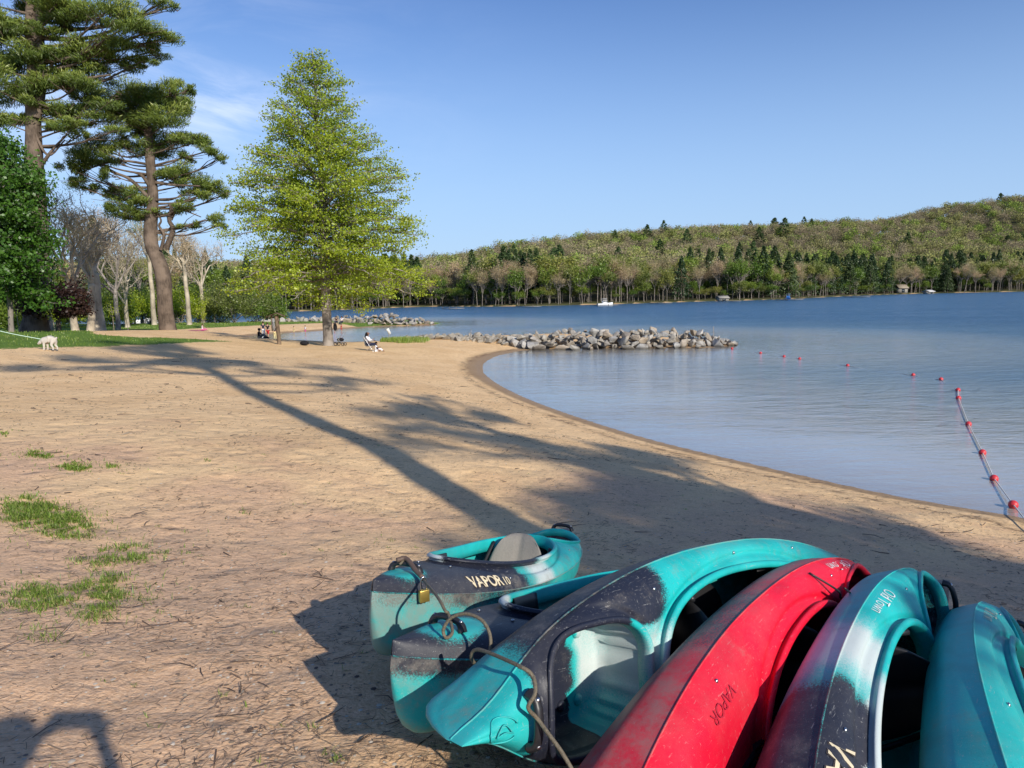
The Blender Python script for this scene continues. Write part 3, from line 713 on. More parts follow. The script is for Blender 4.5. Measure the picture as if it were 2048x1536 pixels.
def p2(x, y, z, k):
    if k in (1, 2):
        bowpatch = np.exp(-(((x-1.22)/.16)**2+(y/.11)**2)*1.1)
        d = sst(x, -.1, .5)*(1-1.6*bowpatch); w = 0*x
        if k == 2: w = .9*sst(x, .55, .72)*(y < .05); d = sst(y, -.16, .05)
    else:
        d = .7*sst(z-k_zs(x), -.13, -.02)*sst(x, -.4, .6); w = 0*x
    return col3(d, w, ((k == 0)*.45+(k == 1)*.15*sst(np.abs(y), .1, .3))*ONE(x))
def p3(x, y, z, k):      # stern turquoise tip, black band by the tank well, turquoise cockpit
    if k == 0:
        d = .85*sst(x, -1.35, -1.05)*(1-sst(x, -.35, .0)) + .45*sst(x, .7, 1.2); w = 0*x+.15
        return col3(d, w, .35*ONE(x))
    band = sst(x, -1.21+.10*(y > 0), -1.08)*(1-sst(x, -.62, -.50)*sst(-y, -.28, -.05))*(1-sst(x, -.60, -.38))
    d = band*np.where(x > -.8, sst(y, .12, .20), 1)
    ring = np.sqrt(((x-WELL[0])/(WELL[1]+.045))**2+(y/(WELL[2]+.05))**2)
    d = np.maximum(d, (k == 1)*(sst(-x, .98, 1.10)*(1-sst(-x, 1.19, 1.27)) + 0*x))
    d = np.maximum(d, (k == 1)*(1-sst(ring, 1.0, 1.12))*sst(-x, .72, .85))
    if k in (2,): d = np.where(x < -.5, sst(-x, .70, .78), 0*x)
    w = .75*np.exp(-(((x+.60)/.13)**2+((y-.05)/.22)**2))*(k != 3)
    if k == 3: d = sst(-x, .815, .835); w = .8*sst(x, -.82, -.78)*(1-sst(-y, .0, .22)*.6)*(1-.7*np.exp(-((x+.80)/.015)**2))
    return col3(d, w, .10*ONE(x)+.15*(k == 1)*sst(y, .1, .3))
def p4(x, y, z, k):
    d = (k == 0)*.55*np.exp(-((x-.2)/.5)**2)+.0; w = (k == 0)*.35+0*x
    return col3(d*ONE(x), w*ONE(x), (.5 if k == 0 else .1)*ONE(x))
def p5(x, y, z, k):      # bow near the camera: dark foredeck, white waist, turquoise stern
    d = sst(x, .28, .52); w = .95*np.exp(-((x-.15)/.25)**2)*1.0
    if k in (1,): d = d*sst(-y, .17, .22+0*x) + sst(x, .75, .9)*.9; w = np.maximum(w, .95*sst(x, .0, .3)*(1-sst(-y, .24, .30)))
    if k == 2: d = 0*x; w = .95*sst(x, .05, .35)
    if k == 0: d = sst(x, .3, .6)*.9
    if k == 3: d = 0*x+.6
    d = np.maximum(d, .8*sst(-x, 1.05, 1.3))
    return col3(np.clip(d, 0, 1), w, (.3 if k == 0 else .05)*ONE(x))
def p6(x, y, z, k):
    d = .35*sst(x, .5, 1.2)+.55*sst(-x, 1.0, 1.35); w = .1*ONE(x)
    return col3(d, w, (.25 if k == 0 else .05)*ONE(x))
FL = lambda t: (t[0]+180, -t[1], -t[2])
def vapor(x0, side, s=.085, y0=.030): # lettering as a cream face on a dark plate
    g = -1 if side > 0 else 1
    return [('VAPOR', s, x0, y0, g, side, M_darkl, .0022, .0050, 'lettering_edge', -.1), ('VAPOR', s, x0, y0, g, side, M_cream, .0036, .0012, 'lettering', -.1),
            ('10', s*.72, x0+g*s*3.25, y0, g, side, M_cream, .0036, .0008, 'lettering', -.1)]
def oldtown(x0, m_=M_whitel, s=.10):
    return [('Old', s, x0, .03, 1, -1, m_, .0035, -.0006, 'lettering', 0), ('Town', s, x0+s*1.75, .03, 1, -1, m_, .0035, -.0006, 'lettering', 0)]
K1 = kayak('upright turquoise and navy kayak with a brass padlock at its bow', (-.108, 4.227, 1.885), (-111.5, -13.1, -.8), p1, M_turq, texts=vapor(.98, 1), group=KG)
K2 = kayak('upright navy-decked kayak wedged between the padlocked kayak and the tipped ones', (.457, 3.445, 1.945), (-128.5, -11.3, 2.0), p2, M_turq, texts=vapor(.98, 1), group=KG)
K3 = kayak('turquoise kayak with black band tipped on its side, its stern handle held by the cable', (.700, 3.072, 2.308), (43, 8.4, 81.5), p3, M_turq, M_black, group=KG)  # black seats from here on paint in the dark of tipped cockpits
emblem(K3, -1.37, .0, M_turq, None)
K4 = kayak('bright red kayak tipped on its side', (.800, 2.749, 2.247), FL((50.8, 1.9, 85.9)), p4, M_red, M_black, (-.10, .50, .235, 2.3), texts=oldtown(-.95, s=.07)+[('VAPOR', .060, .56, .10, 1, -1, M_faint, .003, -.0006, 'lettering', -.1)], group=KG)
K5 = kayak('turquoise kayak with navy and white patches tipped on its side, right beside the red one', (1.128, 2.545, 2.177), FL((54.5, .1, 76.4)), p5, M_turq, M_black, texts=vapor(.68, -1, .105, .028)+oldtown(-.45, s=.07), group=KG)
K6 = kayak('plain turquoise kayak tipped on its side at the right edge of the row', (1.640, 2.612, 2.072), FL((56.9, 8.6, 73.7)), p6, M_turq, M_black, texts=oldtown(-.55, M_cream, .075), group=KG)
# ------------------------------------------------------------------ trees
B_pine = barkmat('pine_bark', (.05, .038, .030), (.15, .115, .09), 2.5, .9, .22)
B_grey = barkmat('grey_bark', (.11, .095, .08), (.25, .22, .19), 2.0, .5, .4)
B_pale = barkmat('pale_sycamore_bark', (.18, .15, .11), (.40, .345, .26), 1.2, .3, .6)
B_dark = barkmat('dark_bark', (.05, .04, .03), (.11, .09, .075), 2.5, .5, .3)
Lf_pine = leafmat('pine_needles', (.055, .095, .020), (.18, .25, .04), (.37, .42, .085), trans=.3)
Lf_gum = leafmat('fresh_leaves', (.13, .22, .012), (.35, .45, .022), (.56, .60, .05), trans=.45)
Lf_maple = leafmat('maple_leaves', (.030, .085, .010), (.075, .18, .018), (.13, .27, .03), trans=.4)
Lf_purple = leafmat('purple_leaves', (.018, .010, .010), (.045, .022, .018), (.09, .05, .035), trans=.2)
Lf_bud = leafmat('budding_twigs', (.30, .225, .13), (.50, .39, .22), (.50, .45, .20), trans=.25, objvar=.5)
Lf_olive = leafmat('olive_leaves', (.09, .12, .025), (.23, .26, .05), (.36, .38, .09), trans=.35, objvar=.4)
Lf_fgreen = leafmat('young_green_leaves', (.06, .11, .015), (.17, .26, .03), (.28, .38, .055), trans=.35, objvar=.5)
Lf_conif = leafmat('dark_conifer_needles', (.022, .046, .018), (.060, .098, .032), (.10, .145, .048), trans=.15, objvar=.5)
def tree_parts(root, bark, barkseg, sides, leafV, leafF, rnd, leafm, crown='crown'):
    V, F = tubes(barkseg, sides) if isinstance(barkseg, list) else barkseg
    link('trunk', mesh_np('trunk', V, F, True, None, [bark]), root)
    if leafV is not None:
        link(crown, mesh_np(crown, leafV, leafF, False, {'rnd': ('FLOAT', np.repeat(rnd, 4))}, [leafm]), root)
def branch(p, d, length, r, rg, n=6, droop=0, wob=.18, tip=.25):
    """returns segs and points"""
    segs = []; pts = [np.array(p, float)]; d = np.array(d, float); d /= np.linalg.norm(d); st = length/n
    for i in range(n):
        d = d + rg.normal(size=3)*wob + np.array([0, 0, droop]); d /= np.linalg.norm(d)
        q = pts[-1]+d*st; r0 = r*(1-(1-tip)*i/n); r1 = r*(1-(1-tip)*(i+1)/n)
        segs.append((pts[-1], q, r0, r1)); pts.append(q)
    return segs, pts, d
def ramify(p, d, length, r, rg, level, spread=.8, up=.05, ratio=.66, kids=(3, 4), wob=.15, minr=.012):
    segs, pts, dd = branch(p, d, length, r, rg, 5, up, wob, .5)
    tips = [pts[-1]]
    if level > 0:
        for _ in range(rg.integers(*kids)+1):
            i = rg.integers(2, len(pts)); ax = rg.normal(size=3); nd = dd + ax/np.linalg.norm(ax)*spread
            s, t = ramify(pts[i], nd, length*ratio*rg.uniform(.75, 1.15), max(r*.55, minr), rg, level-1, spread, up, ratio, kids, wob, minr)
            segs += s; tips += t
    else: tips = pts[1:]
    return segs, tips
def trunk_line(pts, radii, n=6, sides=14):
    P = catmull(pts, n); R = np.interp(np.linspace(0, 1, len(P)), np.linspace(0, 1, len(radii)), radii)
    V, F = sweep(P, R, sides); return V, F, P
def bumpy(V, amp, s, seed=0):
    n = np.sin(V[:, 0]*s*3.1+seed)*np.sin(V[:, 1]*s*2.7+1.3)*np.sin(V[:, 2]*s*.9+.5)
    c = V.copy(); c[:, 0] += n*amp; c[:, 1] += np.roll(n, 1)*amp*.5; return c
# ---- white pines: foliage in flat pads at the ends of long limbs
def pad_needles(c, rx, rz, n, rg, size=.42):
    u = rg.normal(size=(n, 3)); u /= np.linalg.norm(u, axis=1, keepdims=True); k = rg.uniform(0, 1, n)**(1/2.2)
    P = u*k[:, None]
    # a pad is a handful of clumps rather than one ellipsoid
    m = max(7, int(rx*6)); cc = rg.normal(size=(m, 3)); cc /= np.linalg.norm(cc, axis=1, keepdims=True); cc *= rg.uniform(.25, .85, (m, 1))
    w = rg.integers(0, m, n); P = cc[w] + P*rg.uniform(.26, .62, (m, 1))[w]
    P = P*[rx, rx, rz] + c
    d = (P-c); d[:, 2] = np.abs(d[:, 2])*1.2+.35*rx
    V, F = quads(P, rg.uniform(.6, 1.2, n)*size, .13, r=rg, direction=d/np.maximum(np.linalg.norm(d, axis=1, keepdims=True), .01))
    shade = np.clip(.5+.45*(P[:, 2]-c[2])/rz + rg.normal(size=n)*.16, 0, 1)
    return V, F, shade
def pine(name, label, base, trunk_px, depth, radii, pads, limbs, seed, bark=B_pine, npx=.22, size=.33, leafm=Lf_pine):
    rg = np.random.default_rng(seed); root = empty(name, base); tag(root, label, 'pine tree', 'tall white pines'); b = np.array(base)
    Tp = [np.array(base)+[0, 0, -.3]] + [at_y(x, y, depth) for x, y in trunk_px]
    V, F, P = trunk_line(Tp, radii)
    P = P[1:]
    segs = []; LV, LF, LS = [], [], []; off = 0
    sc = depth/FPX
    allpads = []
    for (x, y, w, h) in pads:
        allpads.append((x, y, w*1.12, h*1.12))
        tx = np.interp(y, [-200, 100, 300, 480, 640], [trunk_px[-1][0], trunk_px[-3][0], trunk_px[len(trunk_px)//2][0], trunk_px[3][0], trunk_px[1][0]])
        if abs(x-tx) > 45 and rg.uniform() < .75: allpads.append((x+(tx-x)*.42, y+rg.uniform(-4, 10), w*.72, h*.8))
    for (x, y, w, h) in allpads:
        dy = rg.uniform(-1, 1)*w*sc*1.1; c = at_y(x, y, depth+dy); rx, rz = w*sc*1.08, h*sc*1.22
        n = int(w*h*npx*13); v, f, s = pad_needles(c, rx, rz, n, rg, size)
        LV.append(v-b); LF.append(f+off); LS.append(s); off += len(v)
        # limb from the trunk, a little below the pad
        zt = c[2]-rz*.5-abs(np.hypot(*(c-P[np.argmin(np.abs(P[:, 2]-c[2]))])[:2]))*.16; zt = np.clip(zt, P[0, 2]+.45*(P[-1, 2]-P[0, 2]), P[-1, 2])
        a = P[np.argmin(np.abs(P[:, 2]-zt))]; mid = (a+c)/2+[0, 0, -.10*np.linalg.norm(c-a)*rg.uniform(0, 1.3)]
        path = catmull([a, mid, c], 5); ln = np.linalg.norm(c-a); r0 = .03+.013*ln
        for i in range(len(path)-1): segs.append((path[i], path[i+1], r0*(1-.75*i/len(path)), r0*(1-.75*(i+1)/len(path))))
        for _ in range(7):
            q = path[rg.integers(5, len(path))]; e = c+rg.normal(size=3)*[rx*.55, rx*.55, rz*.5]; e2 = (q+e)/2+rg.normal(size=3)*.1
            segs += [(q, e2, .035, .022), (e2, e, .022, .010)]
    for lp, r in limbs:
        path = catmull([at_y(x, y, depth-.2) for x, y in lp], 5)
        for i in range(len(path)-1): segs.append((path[i], path[i+1], r*(1-.7*i/len(path)), r*(1-.7*(i+1)/len(path))))
    Vs, Fs = tubes(segs, 6)
    V2, F2, _ = join((bumpy(V, .05, 1.3, seed)-b, F), (Vs-b, Fs))
    link('trunk', mesh_np('trunk', V2, F2, True, None, [bark]), root)
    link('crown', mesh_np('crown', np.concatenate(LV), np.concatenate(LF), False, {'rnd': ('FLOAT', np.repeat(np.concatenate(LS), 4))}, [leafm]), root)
    return root
def base_at(px, py, d): # ground point under a trunk seen at px, at distance d
    p = at_y(px, py, d); return (p[0], d, gz(p[0], d))
P2 = [(352, 188, 32, 20), (384, 176, 14, 9), (372, 200, 20, 13), (345, 212, 45, 22), (300, 205, 48, 26), (250, 190, 48, 22), (205, 205, 40, 20), (175, 190, 35, 16), (335, 240, 42, 22), (290, 250, 45, 20), (240, 232, 40, 18),
      (315, 302, 46, 20), (300, 290, 30, 14), (366, 272, 34, 14), (400, 280, 30, 14), (425, 300, 24, 12), (440, 318, 14, 7), (190, 285, 42, 20), (160, 310, 34, 20), (148, 340, 24, 18), (180, 322, 24, 12), (155, 370, 22, 14), (185, 372, 16, 10),
      (355, 345, 34, 16), (392, 362, 36, 18), (430, 375, 28, 13), (455, 386, 14, 9), (410, 392, 26, 9), (250, 400, 38, 15), (228, 415, 24, 12), (270, 385, 26, 12), (262, 430, 34, 8), (315, 425, 24, 9), (362, 412, 22, 9), (380, 418, 12, 5),
      (430, 436, 20, 10), (442, 450, 12, 8), (385, 452, 16, 6), (325, 345, 14, 8), (270, 262, 30, 14)]
L2 = [([(322, 500), (328, 470), (318, 452), (322, 440), (308, 415)], .12), ([(332, 498), (346, 460), (338, 440), (342, 418), (338, 408)], .20), ([(342, 440), (348, 425), (346, 412), (380, 425), (402, 434)], .10),
      ([(300, 398), (262, 360), (230, 345), (205, 330)], .15), ([(300, 372), (285, 352), (268, 345)], .16), ([(303, 330), (250, 322), (205, 328), (150, 350)], .10), ([(312, 400), (338, 398), (336, 402)], .10), ([(312, 365), (350, 370), (400, 372)], .13),
      ([(298, 255), (250, 240), (220, 225)], .13), ([(306, 430), (260, 430)], .06)]
D2 = 50.0; b2 = base_at(340, 675, D2)
pine('pine_tree', 'crooked white pine at the sand edge with a stubby forked dead limb', b2, [(338, 672), (333, 640), (330, 600), (327, 560), (316, 520), (303, 490), (301, 450), (306, 400), (303, 350), (298, 300), (296, 250), (300, 215), (330, 195)],
     D2, [.78, .60, .54, .52, .50, .47, .42, .38, .34, .3, .24, .16, .08], P2, L2, 21)
P1 = [(60, 15, 40, 18), (120, 8, 45, 14), (150, 30, 55, 20), (215, 22, 50, 18), (255, 50, 48, 18), (290, 68, 36, 13), (330, 76, 30, 9), (300, 105, 36, 12), (235, 85, 40, 16), (280, 125, 36, 14), (230, 120, 34, 14), (180, 112, 44, 18), (130, 105, 40, 18), (60, 105, 40, 20),
      (20, 60, 34, 18), (10, 120, 40, 24), (30, 185, 44, 24), (75, 170, 34, 14), (120, 160, 44, 18), (165, 165, 36, 13), (200, 150, 36, 12), (90, 215, 30, 12), (145, 220, 46, 14), (195, 242, 44, 13), (232, 262, 26, 9), (140, 252, 34, 12), (45, 238, 24, 10), (5, 240, 30, 16),
      (320, 8, 26, 6), (345, 12, 14, 5), (95, 60, 34, 14), (95, 135, 28, 12), (-40, 40, 60, 30), (-50, 150, 60, 30), (-40, -60, 70, 30), (60, -50, 70, 26), (160, -40, 60, 24), (110, -110, 70, 30), (40, -150, 60, 28), (90, -190, 40, 30), (230, -30, 40, 12), (70, 200, 24, 10), (215, 205, 30, 10)]
L1 = [([(62, 250), (95, 310), (130, 280)], .10), ([(80, 335), (105, 300), (135, 268)], .12), ([(60, 120), (40, 100), (-10, 80)], .12), ([(75, 155), (40, 150), (0, 135)], .12), ([(70, 200), (120, 230), (160, 258)], .08), ([(65, 30), (0, 14)], .10),
      ([(85, 150), (150, 158), (220, 150)], .14), ([(80, 155), (140, 95), (200, 80)], .10), ([(78, 60), (130, 55), (175, 62)], .08)]
D1 = 45.0; b1 = base_at(70, 665, D1)
pine('pine_tree', 'tall thick-trunked white pine behind the white dog, top out of frame', b1, [(70, 655), (72, 630), (75, 560), (76, 480), (72, 400), (68, 320), (66, 240), (68, 160), (62, 60), (60, -40), (60, -140), (62, -220)],
     D1, [1.05, .82, .68, .63, .60, .56, .50, .44, .38, .3, .22, .12, .06], P1, L1+[([(72, 235), (84, 160), (80, 60), (78, -40), (95, -120)], .30)], 22, npx=.2)
# ---- the broad pyramid of a sweetgum in fresh leaf
def profile_tree(name, label, cat, base, d, xc, prof, trunk_r, nb, leafn, size, bark, leafm, seed, group=None, droop=True, clump=.45, low=.06, top_lean=0):
    """prof: list of (py, xl, xr) crown outline in picture px at distance d"""
    rg = np.random.default_rng(seed); root = empty(name, base); tag(root, label, cat, group); b = np.array(base); sc = d/FPX
    pys = np.array([p[0] for p in prof])[::-1]; xl = np.array([p[1] for p in prof])[::-1]; xr = np.array([p[2] for p in prof])[::-1]
    # to heights
    zt = np.array([at_y(xc, y, d)[2] for y in pys])          # descending? pys ascending in value after reverse
    o = np.argsort(zt); zt = zt[o]; lw = (xc-xl)[o]*sc; rw = (xr-xc)[o]*sc
    ztop = zt[-1]; P = [b+[0, 0, -.3], b+[0, 0, .5]]; n = 10
    for i in range(1, n+1): P.append(np.array([b[0]+rg.normal()*.05+top_lean*i/n, b[1]+rg.normal()*.05, b[2]+.5+(ztop-.4-b[2])*i/n]))
    rad = [trunk_r*1.5, trunk_r*1.08]+[trunk_r*(1-i/n)**.8+.02 for i in range(1, n+1)]
    V, F, TP = trunk_line(P, rad, 4, 12); V = V-b
    segs = []; C = []; 
    z0 = zt[0]
    for i in range(nb):
        f = (i+.5)/nb; f = f**.92; zz = z0+(ztop-z0)*f; az = i*2.39996+rg.normal()*.25
        rw_ = np.interp(zz, zt, rw); lw_ = np.interp(zz, zt, lw); c = math.cos(az)
        R = (rw_*(1+c)/2+lw_*(1-c)/2)*rg.uniform(.80, 1.06)
        # start lower than the tip near the top, higher near the bottom
        rise = np.interp(f, [0, .25, .6, 1], [-.22, .02, .30, .9])*R if droop else .35*R
        zs = np.clip(zz-rise, b[2]+low*(ztop-b[2])*2.2, ztop-.3)
        a = TP[np.argmin(np.abs(TP[:, 2]-zs))]; e = np.array([b[0]+top_lean*f+R*c, b[1]+R*math.sin(az), zz])
        mid = (a+e)/2+[0, 0, abs(R)*rg.uniform(.03, .12)]
        path = catmull([a, mid, e], 7); path[1:-1] += rg.normal(size=(len(path)-2, 3))*.05
        r0 = .02+.011*R
        for k in range(len(path)-1): segs.append((path[k], path[k+1], r0*(1-.8*k/len(path)), r0*(1-.8*(k+1)/len(path))))
        m = int(3+R*2.6)
        for k in range(m):
            t = rg.uniform(.22, 1); q = path[int(t*(len(path)-1))]
            dd = np.array([c, math.sin(az), .1])*.6+rg.normal(size=3)*[.8, .8, .22]; dd /= np.linalg.norm(dd); l = R*.30*(1.15-t*.5)*rg.uniform(.5, 1)+.25
            e2 = q+dd*l; segs.append((q, e2, .014, .006)); 
            for _ in range(max(3, int(l*4.5))):
                C.append(q+dd*l*rg.uniform(.25, 1.08)+rg.normal(size=3)*[.13, .13, .08])
    C = np.array(C); k = max(1, leafn//len(C)); LC = np.repeat(C, k, 0) + rg.normal(size=(len(C)*k, 3))*[clump*.5, clump*.5, clump*.22]
    LV, LF = quads(LC, rg.uniform(.65, 1.25, len(LC))*size, .75, r=rg, flat=.35)
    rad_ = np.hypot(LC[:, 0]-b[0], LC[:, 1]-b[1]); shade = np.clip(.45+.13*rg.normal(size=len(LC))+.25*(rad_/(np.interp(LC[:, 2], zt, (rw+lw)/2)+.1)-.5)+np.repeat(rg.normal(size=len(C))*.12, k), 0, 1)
    Vs, Fs = tubes(segs, 5); V2, F2, _ = join((V, F), (Vs-b, Fs))
    link('trunk', mesh_np('trunk', V2, F2, True, None, [bark]), root)
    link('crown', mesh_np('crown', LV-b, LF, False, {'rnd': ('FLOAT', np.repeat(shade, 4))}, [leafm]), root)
    return root
bg_ = on_ground(657, 690)
profile_tree('sweetgum_tree', 'broad pyramid-shaped tree in fresh yellow-green leaf at the beach edge', 'tree', tuple(bg_), bg_[1], 652,
    [(626, 625, 715), (608, 585, 790), (590, 500, 842), (570, 448, 850), (548, 500, 835), (500, 505, 822), (478, 478, 838), (430, 484, 834), (400, 478, 836), (360, 500, 818), (325, 512, 800), (290, 530, 784), (240, 546, 756), (200, 566, 728), (160, 590, 704), (130, 606, 684), (104, 630, 664)],
    .30, 172, 100000, .135, B_grey, Lf_gum, 31, low=.04)
# ---- maple at the left edge
bm_ = base_at(24, 668, 36)
profile_tree('maple_tree', 'young maple in dense bright green leaf at the left edge', 'tree', bm_, 36, 10, [(612, -90, 86), (580, -120, 74), (530, -130, 92), (480, -140, 84), (430, -130, 98), (380, -130, 92), (340, -110, 84), (300, -70, 60), (262, -20, 28)],
    .11, 110, 46000, .17, B_grey, Lf_maple, 32, clump=.55)
bj = base_at(118, 662, 44)
profile_tree('japanese_maple', 'low spreading dark purple-leaved tree between the thick trunks', 'tree', bj, 44, 148, [(640, 110, 190), (622, 92, 204), (600, 88, 208), (580, 96, 200), (566, 118, 180)], .12, 46, 16000, .16, B_dark, Lf_purple, 33, clump=.4, low=.2)
# ---- bare pale trees of the park, each its own
def bare_tree(name, label, base, h, r, seed, bark=B_pale, lean=(0, 0), spread=.80, level=4, buds=.0, leafm=Lf_bud, first=.35, forks=4, group='bare spring trees in the park', cat='tree', nleaf=3, ls=.13):
    rg = np.random.default_rng(seed); root = empty(name, base); tag(root, label, cat, group)
    P = [np.array([0, 0, -.3]), np.array([0, 0, .15])]; top = h*first; 
    for i in range(1, 5): P.append(np.array([lean[0]*i/4*top+rg.normal()*.05, lean[1]*i/4*top, top*i/4]))
    V, F, TP = trunk_line(P, [r*1.7, r*1.2, r, r*.94, r*.88, r*.8], 5, 10)
    segs, tips = [], []
    for i in range(forks):
        az = i*2*math.pi/forks+rg.normal()*.35; tilt = rg.uniform(.35, 1.0) if i else .15
        d = [math.cos(az)*tilt, math.sin(az)*tilt, 1]
        q = TP[-1] if i < 3 else TP[-1-rg.integers(1, 6)]
        s, t = ramify(q, d, (h-top)*.46, min(r*.6, .24), rg, level, spread, .09, .68, (2, 3), .12, .024)
        segs += s; tips += t
    Vs, Fs = tubes(segs, 5); V2, F2, _ = join((V, F), (Vs, Fs)); link('trunk', mesh_np('trunk', V2, F2, True, None, [bark]), root)
    T = np.array(tips); C = np.repeat(T, nleaf, 0)+rg.normal(size=(len(T)*nleaf, 3))*.30
    LV, LF = quads(C, rg.uniform(.6, 1.4, len(C))*ls, .35 if buds == 0 else .7, r=rg)
    link('crown', mesh_np('crown', LV, LF, False, {'rnd': ('FLOAT', np.repeat(np.clip(rg.normal(size=len(C))*.2+.5, 0, 1), 4))}, [leafm]), root)
    return root
def bt(px, py, d, wpx, toppy, seed, label, **k):
    b = base_at(px, py, d); top = at_y(px, toppy, d)[2]; return bare_tree('sycamore_tree' if k.get('bark', B_pale) is B_pale else 'bare_tree', label, b, top-b[2], max(wpx*d/FPX/2, .06), seed, **k)
bt(150, 655, 58, 13, 345, 41, 'pale many-branched sycamore rising behind the dark purple tree', level=4, forks=5, first=.30, spread=.8)
bt(196, 660, 66, 26, 400, 42, 'thick double-trunked sycamore just right of the purple tree', level=4, forks=4, first=.45)
bt(182, 661, 64, 14, 470, 43, 'short-boled pale trunk leaning beside the thick double trunk', level=3, forks=3, first=.5, lean=(.12, 0))
bt(236, 655, 78, 9, 430, 44, 'slim grey tree right of the thick double trunk', bark=B_grey, level=4, first=.35)
bt(255, 650, 88, 8, 440, 45, 'pale forked sycamore with low wide limbs left of the crooked pine', level=4, first=.28, forks=5, spread=.9)
bt(309, 648, 95, 9, 410, 46, 'straight pale trunk just left of the crooked pine', level=3, first=.55, buds=1, leafm=Lf_olive)
bt(379, 648, 90, 9, 455, 47, 'pale trunk right of the crooked pine, first of two', level=4, first=.55)
bt(407, 644, 104, 8, 462, 48, 'forked pale tree beside the shrubs right of the crooked pine', level=4, first=.4)
bt(100, 655, 75, 10, 440, 49, 'grey tree half hidden by the tallest pine', bark=B_grey, level=3, first=.35)
bt(20, 652, 80, 9, 470, 50, 'grey tree behind the maple at the left edge', bark=B_grey, level=4, first=.35, buds=1, leafm=Lf_olive)
bt(285, 647, 108, 6, 500, 51, 'thin dark-stemmed tree near the water behind the lawn', bark=B_grey, level=3, first=.5, buds=1, leafm=Lf_olive)
bt(345, 646, 112, 6, 480, 52, 'thin tree behind the crooked pine near the water', bark=B_grey, level=3, first=.5, buds=1, leafm=Lf_olive)
# dense conifers behind the park trees
def conifer_vf(h, r, rg, n=2600, size=.5, bare=.12):
    t = rg.uniform(0, 1, n)**.8; z = h*(bare+(1-bare)*t); tier = np.sin(z*rg.uniform(2.2, 3.2)+rg.uniform(0, 6))*.18+1
    R = r*(1-t)**.8*tier+.1; az = rg.uniform(0, 2*math.pi, n); k = rg.uniform(.35, 1, n)**.6
    az = np.round(az*3.5+z*1.7)/3.5*.75+az*.25
    P = np.stack([np.cos(az)*R*k, np.sin(az)*R*k, z-R*k*.22], 1); d = np.stack([np.cos(az), np.sin(az), -.15+0*az], 1)
    V, F = quads(P, rg.uniform(.6, 1.3, n)*size, .38, r=rg, direction=d, flat=.5)
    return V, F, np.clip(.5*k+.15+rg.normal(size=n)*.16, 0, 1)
def conifer(label, base, h, r, seed, n=4200, size=.42, group='dark conifers behind the park'):
    rg = np.random.default_rng(seed); root = empty('hemlock_tree', base); tag(root, label, 'tree', group)
    V, F = tubes([(np.array([0, 0, -.3]), np.array([0, 0, h*.97]), .018*h, .03)], 8); link('trunk', mesh_np('trunk', V, F, True, None, [B_dark]), root)
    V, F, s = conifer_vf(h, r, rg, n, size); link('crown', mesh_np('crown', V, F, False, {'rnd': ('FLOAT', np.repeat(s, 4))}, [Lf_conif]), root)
for i, (px, py, d, top, r, lab) in enumerate([(205, 652, 98, 430, 4.2, 'tall dark hemlock behind the bare sycamores'), (270, 647, 118, 520, 3.6, 'dark hemlock by the water left of the crooked pine'),
        (375, 645, 122, 545, 3.4, 'small dark hemlock by the water right of the crooked pine'), (430, 645, 118, 575, 3.0, 'lowest dark hemlock beside the olive shrubs'), (50, 652, 115, 480, 4.4, 'dark hemlock far behind the maple')]):
    b = base_at(px, py, d); conifer(lab, b, at_y(px, top, d)[2]-b[2], r, 60+i)
# olive shrubs by the second beach
for i, (px, py, d, h, r, lab, mt) in enumerate([(470, 646, 100, 6.4, 3.4, 'wide olive willow shrub by the second beach', Lf_olive), (520, 645, 103, 5.8, 3.0, 'yellow-green willow shrub nearest the post', Lf_fgreen), (440, 646, 106, 5.2, 2.8, 'smaller olive shrub left of the wide one', Lf_olive),
        (545, 646, 106, 3.2, 2.0, 'low leafy shrub at the end of the rocks', Lf_fgreen), (230, 651, 96, 4.2, 2.6, 'bright green bush under the hemlocks', Lf_fgreen), (90, 651, 100, 4.5, 3.0, 'green bush behind the tallest pine', Lf_fgreen), (20, 655, 70, 4.0, 2.5, 'light green bush beside the maple trunk', Lf_fgreen), (330, 647, 112, 3.6, 2.4, 'green bush behind the crooked pine', Lf_olive), (150, 652, 92, 4.8, 3.0, 'yellow-green bush behind the forked sycamore', Lf_gum), (185, 652, 96, 6.0, 3.2, 'tall light green bush left of the double trunk', Lf_fgreen), (262, 650, 98, 5.2, 3.0, 'yellow-green bush left of the straight pale trunk', Lf_gum), (300, 650, 105, 6.2, 3.0, 'tall light green bush behind the straight pale trunk', Lf_fgreen), (362, 648, 104, 5.6, 3.0, 'yellow-green bush right of the crooked pine', Lf_gum), (398, 647, 110, 6.5, 3.0, 'tall light green bush behind the blossoming sapling', Lf_fgreen)]):
    rg = np.random.default_rng(80+i); b = base_at(px, py, d); root = empty('shrub', b); tag(root, lab, 'shrub', 'shrubs around the park')
    segs = []; tips = []
    for k in range(9):
        az = rg.uniform(0, 6.28); s, t = ramify([0, 0, -.1], [math.cos(az)*.7, math.sin(az)*.7, 1], h*.55, .05, rg, 2, .7, .02, .6); segs += s; tips += t
    V, F = tubes(segs, 4); link('stem', mesh_np('stem', V, F, True, None, [B_grey]), root)
    T = np.array(tips); T = T[T[:, 2] > .5]; C = np.repeat(T, int(9000/len(T)), 0); C = C+rg.normal(size=C.shape)*.35; C[:, 2] = np.minimum(C[:, 2], h)
    V, F = quads(C, rg.uniform(.6, 1.3, len(C))*.2, .7, r=rg); link('foliage', mesh_np('foliage', V, F, False, {'rnd': ('FLOAT', np.repeat(np.clip(rg.normal(size=len(C))*.2+.5, 0, 1), 4))}, [mt]), root)
